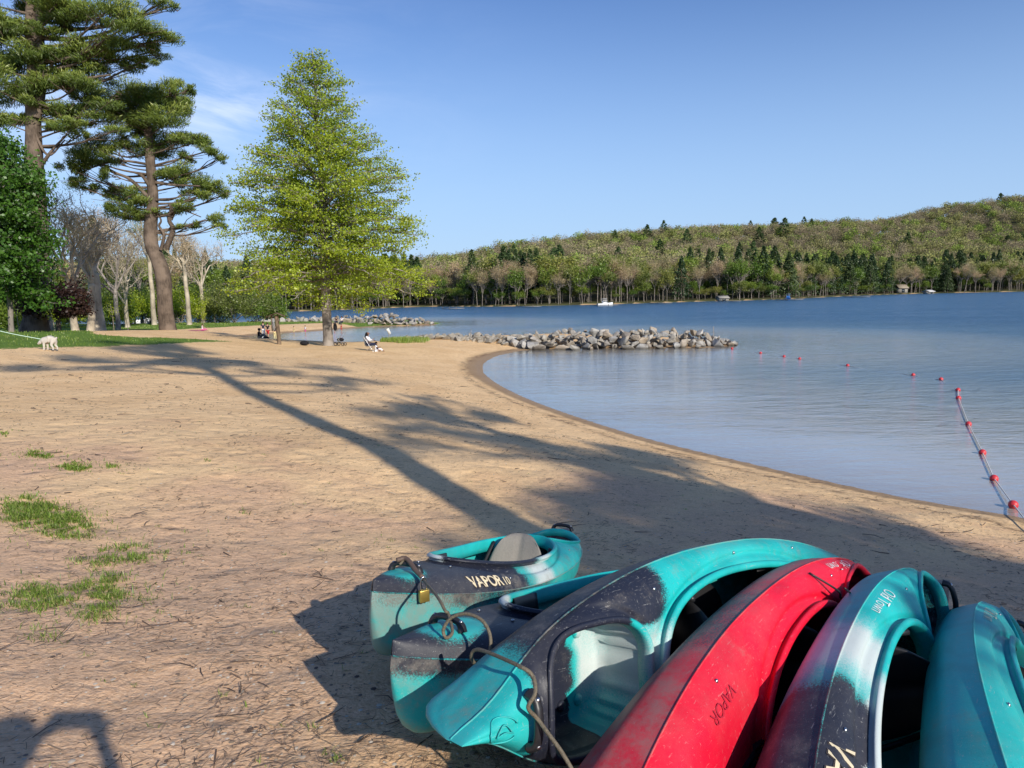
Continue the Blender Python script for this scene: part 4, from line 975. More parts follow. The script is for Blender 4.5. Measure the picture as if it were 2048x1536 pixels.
# staked saplings and the little flowering one
for i, (px, py, d, h, lab) in enumerate([(228, 658, 60, 2.6, 'thin sapling right of the double trunk'), (256, 656, 62, 2.5, 'thin sapling left of the crooked pine'), (110, 668, 40, 1.9, 'bent sapling stem below the purple tree'), (40, 664, 50, 3.2, 'thin sapling left of the thick pine trunk'), (408, 652, 82, 2.8, 'little sapling with pale blossom behind the sitting sunbather')]):
    rg = np.random.default_rng(95+i); b = base_at(px, py, d); root = empty('sapling', b); tag(root, lab, 'sapling', 'young saplings on the lawn')
    s, pts, _ = branch([0, 0, -.1], [0, 0, 1], h, .035, rg, 6, .02, .06); tips = []
    for k in range(9):
        s2, p2_, _ = branch(pts[rg.integers(3, 7)], [rg.normal(), rg.normal(), .9], h*.28, .015, rg, 3); s += s2; tips += p2_
    V, F = tubes(s, 5); link('stem', mesh_np('stem', V, F, True, None, [B_grey]), root)
    C = np.repeat(np.array(tips), 24 if i == 4 else 7, 0); C = C+rg.normal(size=C.shape)*.13; V, F = quads(C, rg.uniform(.6, 1.3, len(C))*(.13 if i == 4 else .08), .7, r=rg)
    link('foliage', mesh_np('foliage', V, F, False, {'rnd': ('FLOAT', np.repeat(rg.uniform(.3, 1, len(C)), 4))}, [Lf_gum]), root)
# ---- trees behind the camera whose shadows lie on the sand
def shade_tree(label, base, h, r, crown, seed, leafm, bark, dens=1.0, flatpads=True, lean=(0, 0)):
    """crown: list of (dx along, height, radius, rz)"""
    rg = np.random.default_rng(seed); root = empty('pine_tree', base); tag(root, label, 'tree', 'tall trees standing behind the kayak row')
    V, F, TP = trunk_line([np.array([0, 0, -.3])]+[np.array([rg.normal()*.05+lean[0]*t, rg.normal()*.05+lean[1]*t, h*t]) for t in np.linspace(0.02, 1, 8)], [r*1.5]+list(r*(1-np.linspace(0, 1, 8))**.55+.04), 4, 12)
    segs = []; LV, LF, LS = [], [], []; off = 0
    for (ax, ay, hh, rx, rz) in crown:
        c = np.array([ax, ay, hh]); a = TP[np.argmin(np.abs(TP[:, 2]-(hh-.15*np.hypot(ax, ay)-.5)))]; path = catmull([a, (a+c)/2+[0, 0, -.2], c], 5)
        for i in range(len(path)-1): segs.append((path[i], path[i+1], .11*(1-.7*i/len(path)), .11*(1-.7*(i+1)/len(path))))
        for _ in range(8):
            e = c+rg.normal(size=3)*[rx*.5, rx*.5, rz*.5]; segs.append((path[rg.integers(5, len(path))], e, .04, .012))
        v, f, s = pad_needles(c, rx, rz, int(dens*520*rx*rx*rz), rg, .42); LV.append(v); LF.append(f+off); LS.append(s); off += len(v)
    V2, F2, _ = join((V, F), tubes(segs, 6)); link('trunk', mesh_np('trunk', V2, F2, True, None, [bark]), root)
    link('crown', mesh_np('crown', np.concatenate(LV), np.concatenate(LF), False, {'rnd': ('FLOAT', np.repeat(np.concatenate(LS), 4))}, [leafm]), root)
rgs = np.random.default_rng(5)
_cr = [(rgs.uniform(-1, 1)*4.2*(1.25-hh/26), rgs.uniform(-1, 1)*3*(1.2-hh/26), hh, rgs.uniform(1.0, 1.9), rgs.uniform(.4, .7)) for hh in np.linspace(15.2, 24, 26)]
_cr += [(-4.5, -1, 15.3, 1.5, .4), (4.2, 1, 15.0, 1.6, .45), (-3.2, -.8, 17.0, 1.6, .5), (5.0, 1.2, 17.6, 1.4, .4), (3.4, 1.0, 13.9, 1.2, .3)]
shade_tree('tall straight pine standing behind the photographer, its trunk shadow crossing the sand', (7.4, -4.0, gz(7.4, -4.0)), 25, .30, _cr, 7, Lf_pine, B_pine)
_cr2 = [(rgs.uniform(-1, 1)*max(.9, (5.4-.30*(hh-4))), rgs.uniform(-1, 1)*3.2, hh, rgs.uniform(.9, 1.5), rgs.uniform(.5, .9)) for hh in np.r_[np.linspace(3.4, 15.2, 44), np.linspace(3.2, 9, 16)]]
_cr2 += [(-.838*s_+rgs.normal()*.4, -.545*s_+rgs.normal()*.4, hh, rgs.uniform(.7, 1.1), rgs.uniform(.4, .8)) for s_, hh in zip(rgs.uniform(.8, 3.5, 34), rgs.uniform(4.2, 10.5, 34))]
shade_tree('wide tree right behind the kayaks that shades the waterline', (14.4, -7.6, gz(14.4, -7.6)), 16.5, .32, _cr2, 9, Lf_pine, B_pine, dens=.9)
_cr3 = [(rgs.uniform(-1, 1)*.9+.35, rgs.uniform(-1, 1)*.9+.2, hh, rgs.uniform(.35, .6), rgs.uniform(.2, .35)) for hh in np.linspace(2.5, 4.4, 13)]
shade_tree('unseen slim young tree added to dapple the kayaks with shade', (5.75, -2.0, gz(5.75, -2.0)), 4.6, .06, _cr3, 12, Lf_maple, B_grey, dens=.9)  # extra tree out of view, added only to shade the tipped kayaks
# ------------------------------------------------------------------ forest across the lake
def forest_mesh(kind, seed):
    rg = np.random.default_rng(seed)
    if kind == 'conifer':
        h = 16; V, F, s = conifer_vf(h, rg.uniform(3.2, 4.6), rg, 1300, 1.0, .10); Vt, Ft = tubes([(np.zeros(3)-[0, 0, .5], np.array([0, 0, h*.95]), .2, .04)], 5); lm, bk = Lf_conif, B_dark
    else:
        h = 14.5; segs, tips = [], []; top = h*rg.uniform(.28, .42); segs.append((np.array([0, 0, -.5]), np.array([rg.normal()*.3, 0, top]), 16*.011, .13)); q = segs[0][1]
        for i in range(5):
            az = i*1.26+rg.normal()*.3; s_, t = ramify(q, [math.cos(az)*.5, math.sin(az)*.5, 1], (h-top)*.42, .11, rg, 2, .75, .06, .66, (2, 3), .13, .03); segs += s_; tips += t
        T = np.array(tips); T = T*[1, 1, 1]; T[:, 2] *= h/max(T[:, 2].max(), 1)
        bare = kind == 'bare'; m = 2600 if bare else 2200
        C = T[rg.integers(0, len(T), m)]+rg.normal(size=(m, 3))*([.55, .55, .5] if bare else [.8, .8, .55]); C = C[C[:, 2] > (top*.8 if bare else h*.22)]
        V, F = quads(C, rg.uniform(.5, 1.4, len(C))*(.42 if bare else .52), .22 if bare else .6, r=rg); s = np.clip(.5+rg.normal(size=len(C))*.18+.2*(C[:, 2]/h-.6), 0, 1)
        Vt, Ft = tubes(segs, 4); lm = {'bare': Lf_bud, 'olive': Lf_olive, 'green': Lf_fgreen}[kind]; bk = B_grey
    n = len(Vt); VV = np.concatenate([Vt, V]); FF = np.concatenate([Ft, F+n])
    return mesh_np('forest_tree', VV, FF, False, {'rnd': ('FLOAT', np.concatenate([np.full(n, .5), np.repeat(s, 4)]))}, [bk, lm], np.concatenate([np.zeros(len(Ft)), np.ones(len(F))]))
FM = {k: [forest_mesh(k, 100+i*7+len(k)) for i in range(c)] for k, c in (('bare', 5), ('olive', 4), ('green', 4), ('conifer', 4))}
FN = {'bare': ('bare_tree', 'bare grey-brown tree on the far wooded shore', 'tree', 'bare trees on the far shore'), 'olive': ('budding_tree', 'budding olive tree on the far wooded shore', 'tree', 'budding trees on the far shore'),
      'green': ('leafy_tree', 'fresh green leafy tree on the far wooded shore', 'tree', 'leafy trees on the far shore'), 'conifer': ('pine_tree', 'dark green conifer on the far wooded shore', 'tree', 'conifers on the far shore')}
def forest():
    rg = np.random.default_rng(11); TPL = {'conifer': [], 'thin': [], 'leafy': []}
    for k in range(6):
        TPL['conifer'].append(conifer_vf(18.5, 5.6, rg, 420, 1.5, .3))
        for kk in ('thin', 'leafy'):
            lob = rg.normal(size=(9, 3)); lob /= np.linalg.norm(lob, axis=1, keepdims=True); lob *= rg.uniform(.3, .75, (9, 1)); lob[:, 2] = lob[:, 2]*.8+.1; w = rg.integers(0, 9, 380)
            u3 = rg.normal(size=(380, 3)); u3 /= np.linalg.norm(u3, axis=1, keepdims=True); C = (lob[w]+u3*rg.uniform(.25, .5, (380, 1)))*[5.2, 5.2, 5.4]; C[:, 2] += 16*.64
            V, F = quads(C, rg.uniform(.6, 1.5, 380)*.82, .28 if kk == 'thin' else .6, r=rg); TPL[kk].append((V, F, np.zeros(380)))
    n = 140000; az = np.radians(rg.uniform(-42, 38, n)); r = rg.uniform(150, 1250, n)**1.0; P = np.stack([r*np.sin(az), r*np.cos(az)], 1)
    fd = far_d(P); ok = (fd > 1.2) & (fd < 430); P = P[ok]; fd = fd[ok]
    o = rg.permutation(len(P)); P = P[o]; fd = fd[o]
    keep = []; cell = {}; 
    for i in range(len(P)):
        s = 3.9 if fd[i] < 26 else (6.2 if fd[i] < 120 else 8.5); c = (int(P[i, 0]//s), int(P[i, 1]//s), s)
        if c in cell: continue
        cell[c] = 1; keep.append(i)
    P = P[keep]; fd = fd[keep]; z = ground_z(P, True)
    cnt = {'bare': 0, 'olive': 0, 'green': 0, 'conifer': 0}; BV, BF, BR, BL, off = [], [], [], [], 0
    order = np.argsort(fd)
    nz = _hash_noise(P[:, 0], P[:, 1], 26, 4); nz2 = _hash_noise(P[:, 0], P[:, 1], 40, 8)
    for i in order:
        u = rg.uniform(); x, y = P[i]; a = math.degrees(math.atan2(x, y)); pc = (.06+.42*(nz[i] > .68)) if fd[i] < 60 else (.012 if fd[i] < 230 else .004)
        kind = 'conifer' if u < pc else ('green' if u < pc+.09+.13*(nz2[i] > .55) else ('olive' if u < pc+.44 else 'bare'))
        sc = rg.uniform(.78, 1.15)*(1.12 if kind == 'conifer' else 1)*(.92 if fd[i] < 6 else 1); under = fd[i] < 26 and rg.uniform() < .42
        if under: kind = 'green' if rg.uniform() < .6 else 'olive'; sc = rg.uniform(.22, .48)
        if fd[i] < 60 and cnt[kind] < 285:
            cnt[kind] += 1; nm, lb, ct, gp = FN[kind]
            ob = link(nm, FM[kind][rg.integers(0, len(FM[kind]))], None, (x, y, z[i]), (0, 0, rg.uniform(0, 6.28))); ob.scale = (sc*rg.uniform(.85, 1.15)*(1.5 if under else 1),)*2+(sc,)
            tag(ob, lb, ct, gp)
        else:
            tl = rg.uniform(.72, 1.30); h = 16*sc; kk = 'conifer' if kind == 'conifer' else ('thin' if kind == 'bare' else 'leafy'); V0, F, s = TPL[kk][rg.integers(0, 6)]; m = len(F)
            ca, sa = math.cos(i*1.7), math.sin(i*1.7); wd = sc*rg.uniform(.9, 1.3); V = np.stack([(V0[:, 0]*ca-V0[:, 1]*sa)*wd, (V0[:, 0]*sa+V0[:, 1]*ca)*wd, V0[:, 2]*sc*(1 if kk == 'conifer' else 1.0)], 1)
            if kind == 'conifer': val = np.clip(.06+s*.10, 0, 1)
            else:
                bse = {'bare': .42+.12*rg.uniform(), 'olive': .62+.08*rg.uniform(), 'green': .84+.1*rg.uniform()}[kind]; val = np.clip(bse+rg.normal(size=m)*.02, .24, 1)
            BV.append(V+[x, y, z[i]]); BF.append(F+off); BR.append(np.repeat(val, 4)); zz = np.clip(V[:, 2]/(h*1.0), 0, 1); BL.append((.38+.85*zz**1.5)*tl); off += len(V)  # lum paints crown shading: lower foliage darker, tops lighter
    m, nt, b = newmat('wooded_hill_foliage'); nt.nodes.remove(b)
    at = N(nt, 'ShaderNodeAttribute', attribute_name='rnd')
    c = ramp(nt, at.outputs['Fac'], [(.05, (.035, .062, .026)), (.18, (.08, .12, .045)), (.26, (.20, .15, .10)), (.42, (.30, .24, .16)), (.55, (.36, .31, .18)), (.68, (.29, .30, .10)), (.82, (.20, .27, .06)), (1, (.29, .38, .08))]).outputs[0]
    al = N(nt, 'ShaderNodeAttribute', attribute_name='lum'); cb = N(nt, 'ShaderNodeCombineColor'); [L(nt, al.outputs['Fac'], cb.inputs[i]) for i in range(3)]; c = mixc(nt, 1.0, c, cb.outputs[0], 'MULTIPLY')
    d = N(nt, 'ShaderNodeBsdfDiffuse'); L(nt, c, d.inputs[0]); t = N(nt, 'ShaderNodeBsdfTranslucent'); L(nt, c, t.inputs[0]); mx = N(nt, 'ShaderNodeMixShader'); mx.inputs[0].default_value = .25
    L(nt, d.outputs[0], mx.inputs[1]); L(nt, t.outputs[0], mx.inputs[2]); L(nt, mx.outputs[0], nt.nodes['Material Output'].inputs[0])
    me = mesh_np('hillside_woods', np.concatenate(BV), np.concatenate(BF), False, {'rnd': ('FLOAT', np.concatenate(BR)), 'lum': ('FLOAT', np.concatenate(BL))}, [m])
    tag(link('hillside_woods', me), 'mixed spring woods covering the hillside across the lake', 'woods', kind='stuff')
    print('forest', cnt, 'back', len(BV))
forest()
# ------------------------------------------------------------------ boulders of the two breakwaters
def rockmat():
    m, nt, b = newmat('granite'); tc = N(nt, 'ShaderNodeTexCoord'); ob = tc.outputs['Object']; oi = N(nt, 'ShaderNodeObjectInfo')
    ad = N(nt, 'ShaderNodeVectorMath', operation='ADD'); L(nt, ob, ad.inputs[0]); L(nt, oi.outputs['Random'], ad.inputs[1])
    n1 = noise(nt, 2.2, 6, .65, ad.outputs[0], .4).outputs[0]; n2 = noise(nt, 14, 5, .7, ad.outputs[0]).outputs[0]
    c = ramp(nt, n1, [(.25, (.20, .18, .155)), (.5, (.42, .40, .365)), (.75, (.60, .58, .54))]).outputs[0]
    c = mixc(nt, mth(nt, 'MULTIPLY', smooth(nt, n2, .5, .7), .5), c, (.14, .12, .10))
    tint = ramp(nt, oi.outputs['Random'], [(0, (.70, .66, .60)), (.35, (1, .98, .94)), (.6, (.82, .84, .86)), (.8, (1.0, .86, .70)), (1, (.6, .58, .56))]).outputs[0]
    c = mixc(nt, 1.0, c, tint, 'MULTIPLY')
    g = N(nt, 'ShaderNodeNewGeometry'); sz = N(nt, 'ShaderNodeSeparateXYZ'); L(nt, g.outputs['Position'], sz.inputs[0])
    wetf = mth(nt, 'SUBTRACT', 1.0, smooth(nt, sz.outputs[2], .04, .22)); c = mixc(nt, mth(nt, 'MULTIPLY', wetf, .75), c, (.045, .040, .032))
    L(nt, c, b.inputs['Base Color']); b.inputs['Roughness'].default_value = .9; b.inputs['Specular IOR Level'].default_value = .2
    bp = N(nt, 'ShaderNodeBump'); bp.inputs['Strength'].default_value = .6; bp.inputs['Distance'].default_value = .05; L(nt, mth(nt, 'ADD', n1, mth(nt, 'MULTIPLY', n2, .4)), bp.inputs['Height']); L(nt, bp.outputs[0], b.inputs['Normal'])
    return m
M_rock = rockmat()
def rock_mesh(seed):
    rg = np.random.default_rng(seed); bm = bmesh.new()
    for _ in range(rg.integers(11, 17)):
        v = rg.normal(size=3); v /= np.linalg.norm(v); v *= rg.uniform(.42, .56); bm.verts.new(v*[1.15, .95, .78])
    bmesh.ops.convex_hull(bm, input=bm.verts)
    bmesh.ops.bevel(bm, geom=list(bm.edges), offset=.02, segments=1, profile=.6, affect='EDGES')
    bmesh.ops.triangulate(bm, faces=bm.faces); bmesh.ops.subdivide_edges(bm, edges=bm.edges, cuts=1)
    for v in bm.verts:
        c = v.co; k = 1+.03*math.sin(c.x*13+seed)*math.sin(c.y*11)+.02*math.sin(c.z*23+seed*2); v.co = c*k
    me = bpy.data.meshes.new('boulder'); bm.to_mesh(me); bm.free(); me.materials.append(M_rock); return me
RM = [rock_mesh(200+i) for i in range(16)]
def pile(line, heights, widths, n, smin, smax, seed):
    rg = np.random.default_rng(seed); P = np.array(line, float); sg = np.linalg.norm(np.diff(P, axis=0), axis=1); cum = np.r_[0, np.cumsum(sg)]; placed = []
    at = lambda s: np.array([np.interp(s, cum, P[:, 0]), np.interp(s, cum, P[:, 1])])
    for i in range(n):
        s = rg.uniform(0, cum[-1]); c = at(s); c2 = at(s+.3)-at(s-.3); f = s/cum[-1]
        nr = np.array([-c2[1], c2[0]])/(np.linalg.norm(c2)+1e-6); H = np.interp(f, np.linspace(0, 1, len(heights)), heights); W = np.interp(f, np.linspace(0, 1, len(widths)), widths)
        layer = rg.uniform(0, 1); t = rg.uniform(-1, 1)*(1-.75*layer**1.3); sz = rg.uniform(smin, smax)*(1.15-.3*layer)*(.72 if H < .7 else 1)*(1.25 if rg.uniform() < .1 else 1); p = c+nr*t*W
        z0 = max(gz(p[0], p[1]), -.25); z = max(z0+sz*.16, z0*.5+layer*H-sz*.25)
        if any((p[0]-q[0])**2+(p[1]-q[1])**2+(z-q[2])**2 < ((sz+q[3])*.35)**2 for q in placed): continue
        e = (0 if H < .7 else 1)
        placed.append((p[0], p[1], z, sz, rg.integers(0, len(RM)), tuple(rg.uniform(0, 6.28, 3)*[.16, .16, 1]), (sz*rg.uniform(.9, 1.4), sz*rg.uniform(.85, 1.1), sz*rg.uniform(.62, 1.05))))
    return placed
def set_rocks(placed, keep, label, group, mass_label):
    placed = sorted(placed, key=lambda q: q[1]*.9-q[2]*1.1-q[3]*2.0)
    for q in placed[:keep]:
        o = link('boulder', RM[q[4]], None, q[:3], q[5]); o.scale = q[6]; tag(o, label, 'boulder', group)
    rest = placed[keep:]
    if rest:
        bm = bmesh.new()
        for q in rest: 
            n0 = len(bm.verts); bm.from_mesh(RM[q[4]]); bm.verts.ensure_lookup_table()
            Mx = Matrix.LocRotScale(Vector(q[:3]), Euler(q[5]), Vector(q[6])); bmesh.ops.transform(bm, matrix=Mx, verts=bm.verts[n0:])
        me = bpy.data.meshes.new('rubble'); bm.to_mesh(me); bm.free(); me.materials.append(M_rock); tag(link('rubble', me), mass_label, 'rubble', kind='stuff')
pl1 = [at_y(x, 684, y)[:2] for x, y in ((785, 56), (850, 54.5), (930, 53.5), (1020, 52.5), (1100, 50.4), (1200, 49.7), (1300, 49.5), (1400, 49.4), (1468, 49.6))]
pl2 = [at_y(x, 650, y)[:2] for x, y in ((500, 102), (600, 100), (700, 98.5), (780, 97.5), (865, 97))]
r1 = pile(pl1, [.25, .35, .45, .6, .85, 1.3, 1.3, 1.2, 1.1, .3], [1.0, 1.2, 1.4, 1.6, 1.8, 2.2, 2.2, 2.1, 1.9, .7], 2600, .45, 1.05, 3)
r2 = pile(pl2, [.5, .7, .9, 1.4, 1.5, .7], [.8, 1, 1.2, 1.7, 1.6, .8], 900, .6, 1.1, 4); print('rocks', len(r1), len(r2))
set_rocks(r1, 205, 'grey granite boulder in the near breakwater', 'boulders of the near breakwater', 'smaller stones filling the back of the near breakwater')
set_rocks(r2, 90, 'grey granite boulder in the far breakwater', 'boulders of the far breakwater', 'smaller stones filling the back of the far breakwater')
# ------------------------------------------------------------------ swim line: floats and rope
M_fred = plain('red_float', (.62, .04, .05), .45, .5, var=.15); M_fwhite = plain('white_float', (.75, .72, .70), .5, .5, var=.1)
M_rope = plain('white_rope', (.62, .60, .56), .8, .2, var=.2, scale=90)
fl = [(1464, 697), (1521, 706), (1568, 713), (1599, 717.5), (1695, 731), (1826, 750), (1882, 758.5), (1916, 780), (1917, 796), (1937, 848), (1965, 905), (1988, 957)]
FP_ = [at_z(x, y, .03) for x, y in fl]; gl_ = on_ground(2026, 1016); gl_[2] += .06; FP_.append(gl_)
extra = on_ground(2075, 1075); extra[2] += .02
allp = FP_+[extra]
u = np.linspace(0, 1, 15); prof = np.sqrt(np.clip(1-np.abs(2*u-1)**2.6, 0, 1))*.072+.006
def float_mesh(lo, hi):
    V, F = [], []; a = np.linspace(0, 2*math.pi, 18, endpoint=False); us = u[(u >= lo-1e-6) & (u <= hi+1e-6)]; pr = prof[(u >= lo-1e-6) & (u <= hi+1e-6)]
    V = np.stack([((us-.5)*.17)[:, None]*np.ones(18), pr[:, None]*np.cos(a), pr[:, None]*np.sin(a)], -1).reshape(-1, 3); return V, grid_faces(len(us), 18, True)
fm_r = mesh_np('float_body', *float_mesh(0, .575), True, None, [M_fred]); fm_w = mesh_np('float_band', *float_mesh(.57, 1), True, None, [M_fwhite])
labs = ['smallest red and white float, by the tip of the near breakwater', 'second float out from the breakwater tip', 'third float out from the breakwater tip, left of a close pair', 'fourth float out from the breakwater tip', 'lone float in the middle of the gap in the swim line', 'float just before the corner pair of the swim line', 'float lying low left of the corner of the swim line',
        'upper of the two touching floats at the corner of the swim line', 'lower of the two touching floats at the corner of the swim line', 'first float on the taut rope below the corner', 'second float on the taut rope below the corner', 'last float on the water before the shore', 'red float resting on the sand at the water edge']
for i, p in enumerate(FP_):
    q = allp[i+1]-p; r = empty('swim_float', p, (0, 0, math.atan2(q[1], q[0])+math.pi)); tag(r, labs[i], 'float', 'floats of the swim line'); r.scale = (1.05,)*3 if i < 9 else (.98,)*3
    link('float_body', fm_r, r); link('float_band', fm_w, r)
pts = []
for i in range(len(allp)-1):
    a, b = allp[i], allp[i+1]; n = 8
    for k in range(n):
        t = k/n; p = a+(b-a)*t; sag = 4*t*(1-t); p = p.copy(); p[2] += (-.05 if i < 7 else .004)*sag+.0; pts.append(p)
pts.append(allp[-1]); V, F = sweep(pts, .011, 6)
tag(link('swim_rope', mesh_np('swim_rope', V, F, True, None, [M_rope])), 'white rope of the swim line running from the sand to the breakwater', 'rope')
# ------------------------------------------------------------------ posts, signs, boats, docks
M_wood = barkmat('weathered_wood', (.07, .05, .035), (.17, .125, .085), 3, .4, .15); M_pole = plain('grey_metal', (.25, .25, .25), .5); M_white = plain('white_paint', (.78, .78, .76), .5, var=.05)
b = on_ground(557, 687); r = empty('notice_post', b, (0, 0, .2)); tag(r, 'brown wooden notice post with a little shingled roof on the sand', 'notice post'); sc = b[1]/FPX; h = 60*sc
V, F = tubes([(np.array([.05, 0, -.2]), np.array([-.02, 0, h*.93]), .13, .12)], 10); link('post', mesh_np('post', V, F, True, None, [M_wood]), r)
V, F = tubes([(np.array([-.32, 0, h*.42]), np.array([-.32, 0, h*.93]), .05, .05)], 8); link('side_post', mesh_np('side_post', V, F, True, None, [M_wood]), r)
V, F = box_vf((-.22, -.06, h*.64), (.16, .05, h*.4)); link('notice_board', mesh_np('notice_board', V, F, False, None, [M_pole]), r)
V = np.array([[-.62, -.35, h*.90], [0, -.4, h*1.03], [.5, -.35, h*.91], [-.62, .35, h*.90], [0, .4, h*1.03], [.5, .35, h*.91]]); V2 = V-[0, 0, .05]
link('roof', mesh_np('roof', np.vstack([V, V2]), np.array([[0, 1, 4, 3], [1, 2, 5, 4], [6, 9, 10, 7], [7, 10, 11, 8], [0, 6, 7, 1], [1, 7, 8, 2], [3, 4, 10, 9], [4, 5, 11, 10], [0, 3, 9, 6], [2, 8, 11, 5]]), False, None, [M_wood]), r)
b = on_ground(778, 674); b = np.array(base_at(778, 674, 51)); r = empty('sign_post', b); tag(r, 'thin post with a small tilted white sign at the start of the near breakwater', 'sign')
V, F = tubes([(np.array([0, 0, -.2]), np.array([0, 0, .62]), .03, .03)], 8); link('post', mesh_np('post', V, F, True, None, [M_pole]), r)
V, F = box_vf((0, -.04, .72), (.20, .03, .44), np.array(Euler((.15, -.35, .2)).to_matrix())); link('sign_board', mesh_np('sign_board', V, F, False, None, [M_white]), r)
for (px, y0, y1, d, rr, lab) in ((1427, 672, 653, 51.5, .035, 'grey metal pole standing in the rocks near the breakwater tip'), (940, 672, 659, 54, .035, 'short leaning wooden stake among the low rocks'), (270, 652, 638, 100, .05, 'thin pole beside the second beach')):
    a = at_y(px, y0, d); c = at_y(px+(2 if px == 940 else 0), y1, d); V, F = tubes([(a-[0, 0, .5]-a*0, c, rr, rr)], 8); o = link('pole', mesh_np('pole', V-a, F, True, None, [M_pole]), None, tuple(a)); tag(o, lab, 'pole')
M_blue = plain('blue_canvas', (.03, .16, .45), .7); M_glass = plain('dark_window', (.02, .03, .04), .2, .6); M_dock = plain('pale_dock_boards', (.30, .28, .24), .8)
def boat(px, py, L_, label, canopy=None, rz=0.0, mat=M_white):
    p = at_z(px, py, .0); r = empty('motor_boat', p, (0, 0, rz)); tag(r, label, 'boat')
    xs = np.linspace(-.5, .5, 14)*L_; V = []
    for x in xs:
        t = x/L_+.5; w = L_*.17*(1-max(0, (t-.55)/.45)**2.2)+.02; V += [[x, -w*.6, -.15], [x, -w, .62+.35*t*t], [x, -w*.9, .66+.35*t*t], [x, 0, .70+.35*t*t], [x, w*.9, .66+.35*t*t], [x, w, .62+.35*t*t], [x, w*.6, -.15]]
    V = np.array(V); F = grid_faces(14, 7, True); F = np.vstack([F, [[0, 1, 2, 3], [0, 3, 4, 5]]]); link('hull', mesh_np('hull', V, F, False, None, [mat]), r)
    V, F = box_vf((-.02*L_, 0, 1.15), (.30*L_, L_*.22, .75)); bevel(link('cabin', mesh_np('cabin', V, F, False, None, [mat]), r), .12)
    V, F = box_vf((.0, 0, 1.25), (.31*L_, L_*.225, .28)); link('window', mesh_np('window', V, F, False, None, [M_glass]), r)
    V, F = box_vf((-.08*L_, 0, 2.05), (.34*L_, L_*.26, .10)); link('canopy', mesh_np('canopy', V, F, False, None, [canopy or mat]), r)
    for sx in (-.22, .06):
        for sy in (-1, 1): V, F = tubes([(np.array([sx*L_, sy*L_*.11, .8]), np.array([sx*L_, sy*L_*.11, 2.02]), .04, .04)], 6); link('canopy_post', mesh_np('canopy_post', V, F, True, None, [M_pole]), r)
    return r
boat(1210, 611.5, 4.8, 'white motor boat with a canopy moored at the far shore', rz=.1)
boat(308, 646, 7.5, 'white motor boat moored beyond the lawn, seen between the trunks', rz=.2)
bb = boat(1576, 600, 5.5, 'blue-canopied boat on a white lift at a far dock', M_blue, rz=1.2, mat=M_blue)
def dock(px0, px1, py, label, h=.35, w=2.0):
    a = at_z(px0, py, 0); c = at_z(px1, py, 0); d = (c-a); Ln = np.hypot(d[0], d[1]); r = empty('dock', (a+c)/2, (0, 0, math.atan2(d[1], d[0]))); tag(r, label, 'dock', 'low docks on the far shore')
    V, F = box_vf((0, 0, h), (Ln, w, .12)); link('deck', mesh_np('deck', V, F, False, None, [M_dock]), r)
    for k in range(max(2, int(Ln/3))): x = (-.5+(k+.5)/max(2, int(Ln/3)))*Ln; V, F = tubes([(np.array([x, -w*.45, -1]), np.array([x, -w*.45, h+.5]), .07, .07)], 6); link('pile', mesh_np('pile', V, F, True, None, [M_wood]), r)
for a in ((1035, 1078, 615, 'low pale dock at the far left of the wooded shore'), (884, 924, 619, 'low pale dock right behind the broad green tree'), (1190, 1232, 612.5, 'dock below the white canopied boat'), (1552, 1602, 601, 'dock below the blue-canopied boat'), (1300, 1340, 608, 'short dock between the white and the blue-canopied boats'),
          (1440, 1478, 604, 'dark dock with posts left of the blue boat'), (1690, 1736, 595.5, 'long thin dock right of the blue boat'), (290, 330, 647, 'dock beside the boat seen between the trunks')): dock(*a)
def boathouse(px, py, d_in, W, H, label, roof, tilt=0):
    p = at_z(px, py, 0); v = p/np.hypot(p[0], p[1]); q = p+v*d_in; z = max(gz(q[0], q[1]), .2); r = empty('boathouse', (q[0], q[1], z), (0, 0, tilt)); tag(r, label, 'house')
    V, F = box_vf((0, 0, H*.3), (W*.9, W*.6, H*.6)); link('wall', mesh_np('wall', V, F, False, None, [M_dock]), r)
    V = np.array([[-W/2, -W*.42, H*.55], [W/2, -W*.42, H*.55], [W/2, 0, H], [-W/2, 0, H], [W/2, W*.42, H*.55], [-W/2, W*.42, H*.55]]); V = np.vstack([V, V-[0, 0, .15]])
    link('roof', mesh_np('roof', V, np.array([[0, 1, 2, 3], [3, 2, 4, 5], [6, 9, 8, 7], [9, 11, 10, 8], [0, 6, 7, 1], [5, 4, 10, 11], [1, 7, 8, 2], [2, 8, 10, 4], [3, 9, 6, 0], [5, 11, 9, 3]]), False, None, [roof]), r)
    V, F = box_vf((0, -W*.305, H*.25), (W*.3, .06, H*.4)); link('door', mesh_np('door', V, F, False, None, [M_glass]), r)
M_roofw = plain('pale_roof', (.62, .60, .56), .6); M_rooft = plain('tan_roof', (.30, .25, .18), .8)
boathouse(1857, 588.5, 3, 4.8, 1.9, 'small shed with a pale tilted roof at the far waterline', M_roofw, .5)
boathouse(1801, 590, 48, 6, 4.5, 'tan-roofed house half hidden in the woods above the far shore', M_rooft, .2)
boathouse(1445, 604, 14, 4, 1.8, 'low grey shed under the trees left of the blue boat', M_dock, .2)
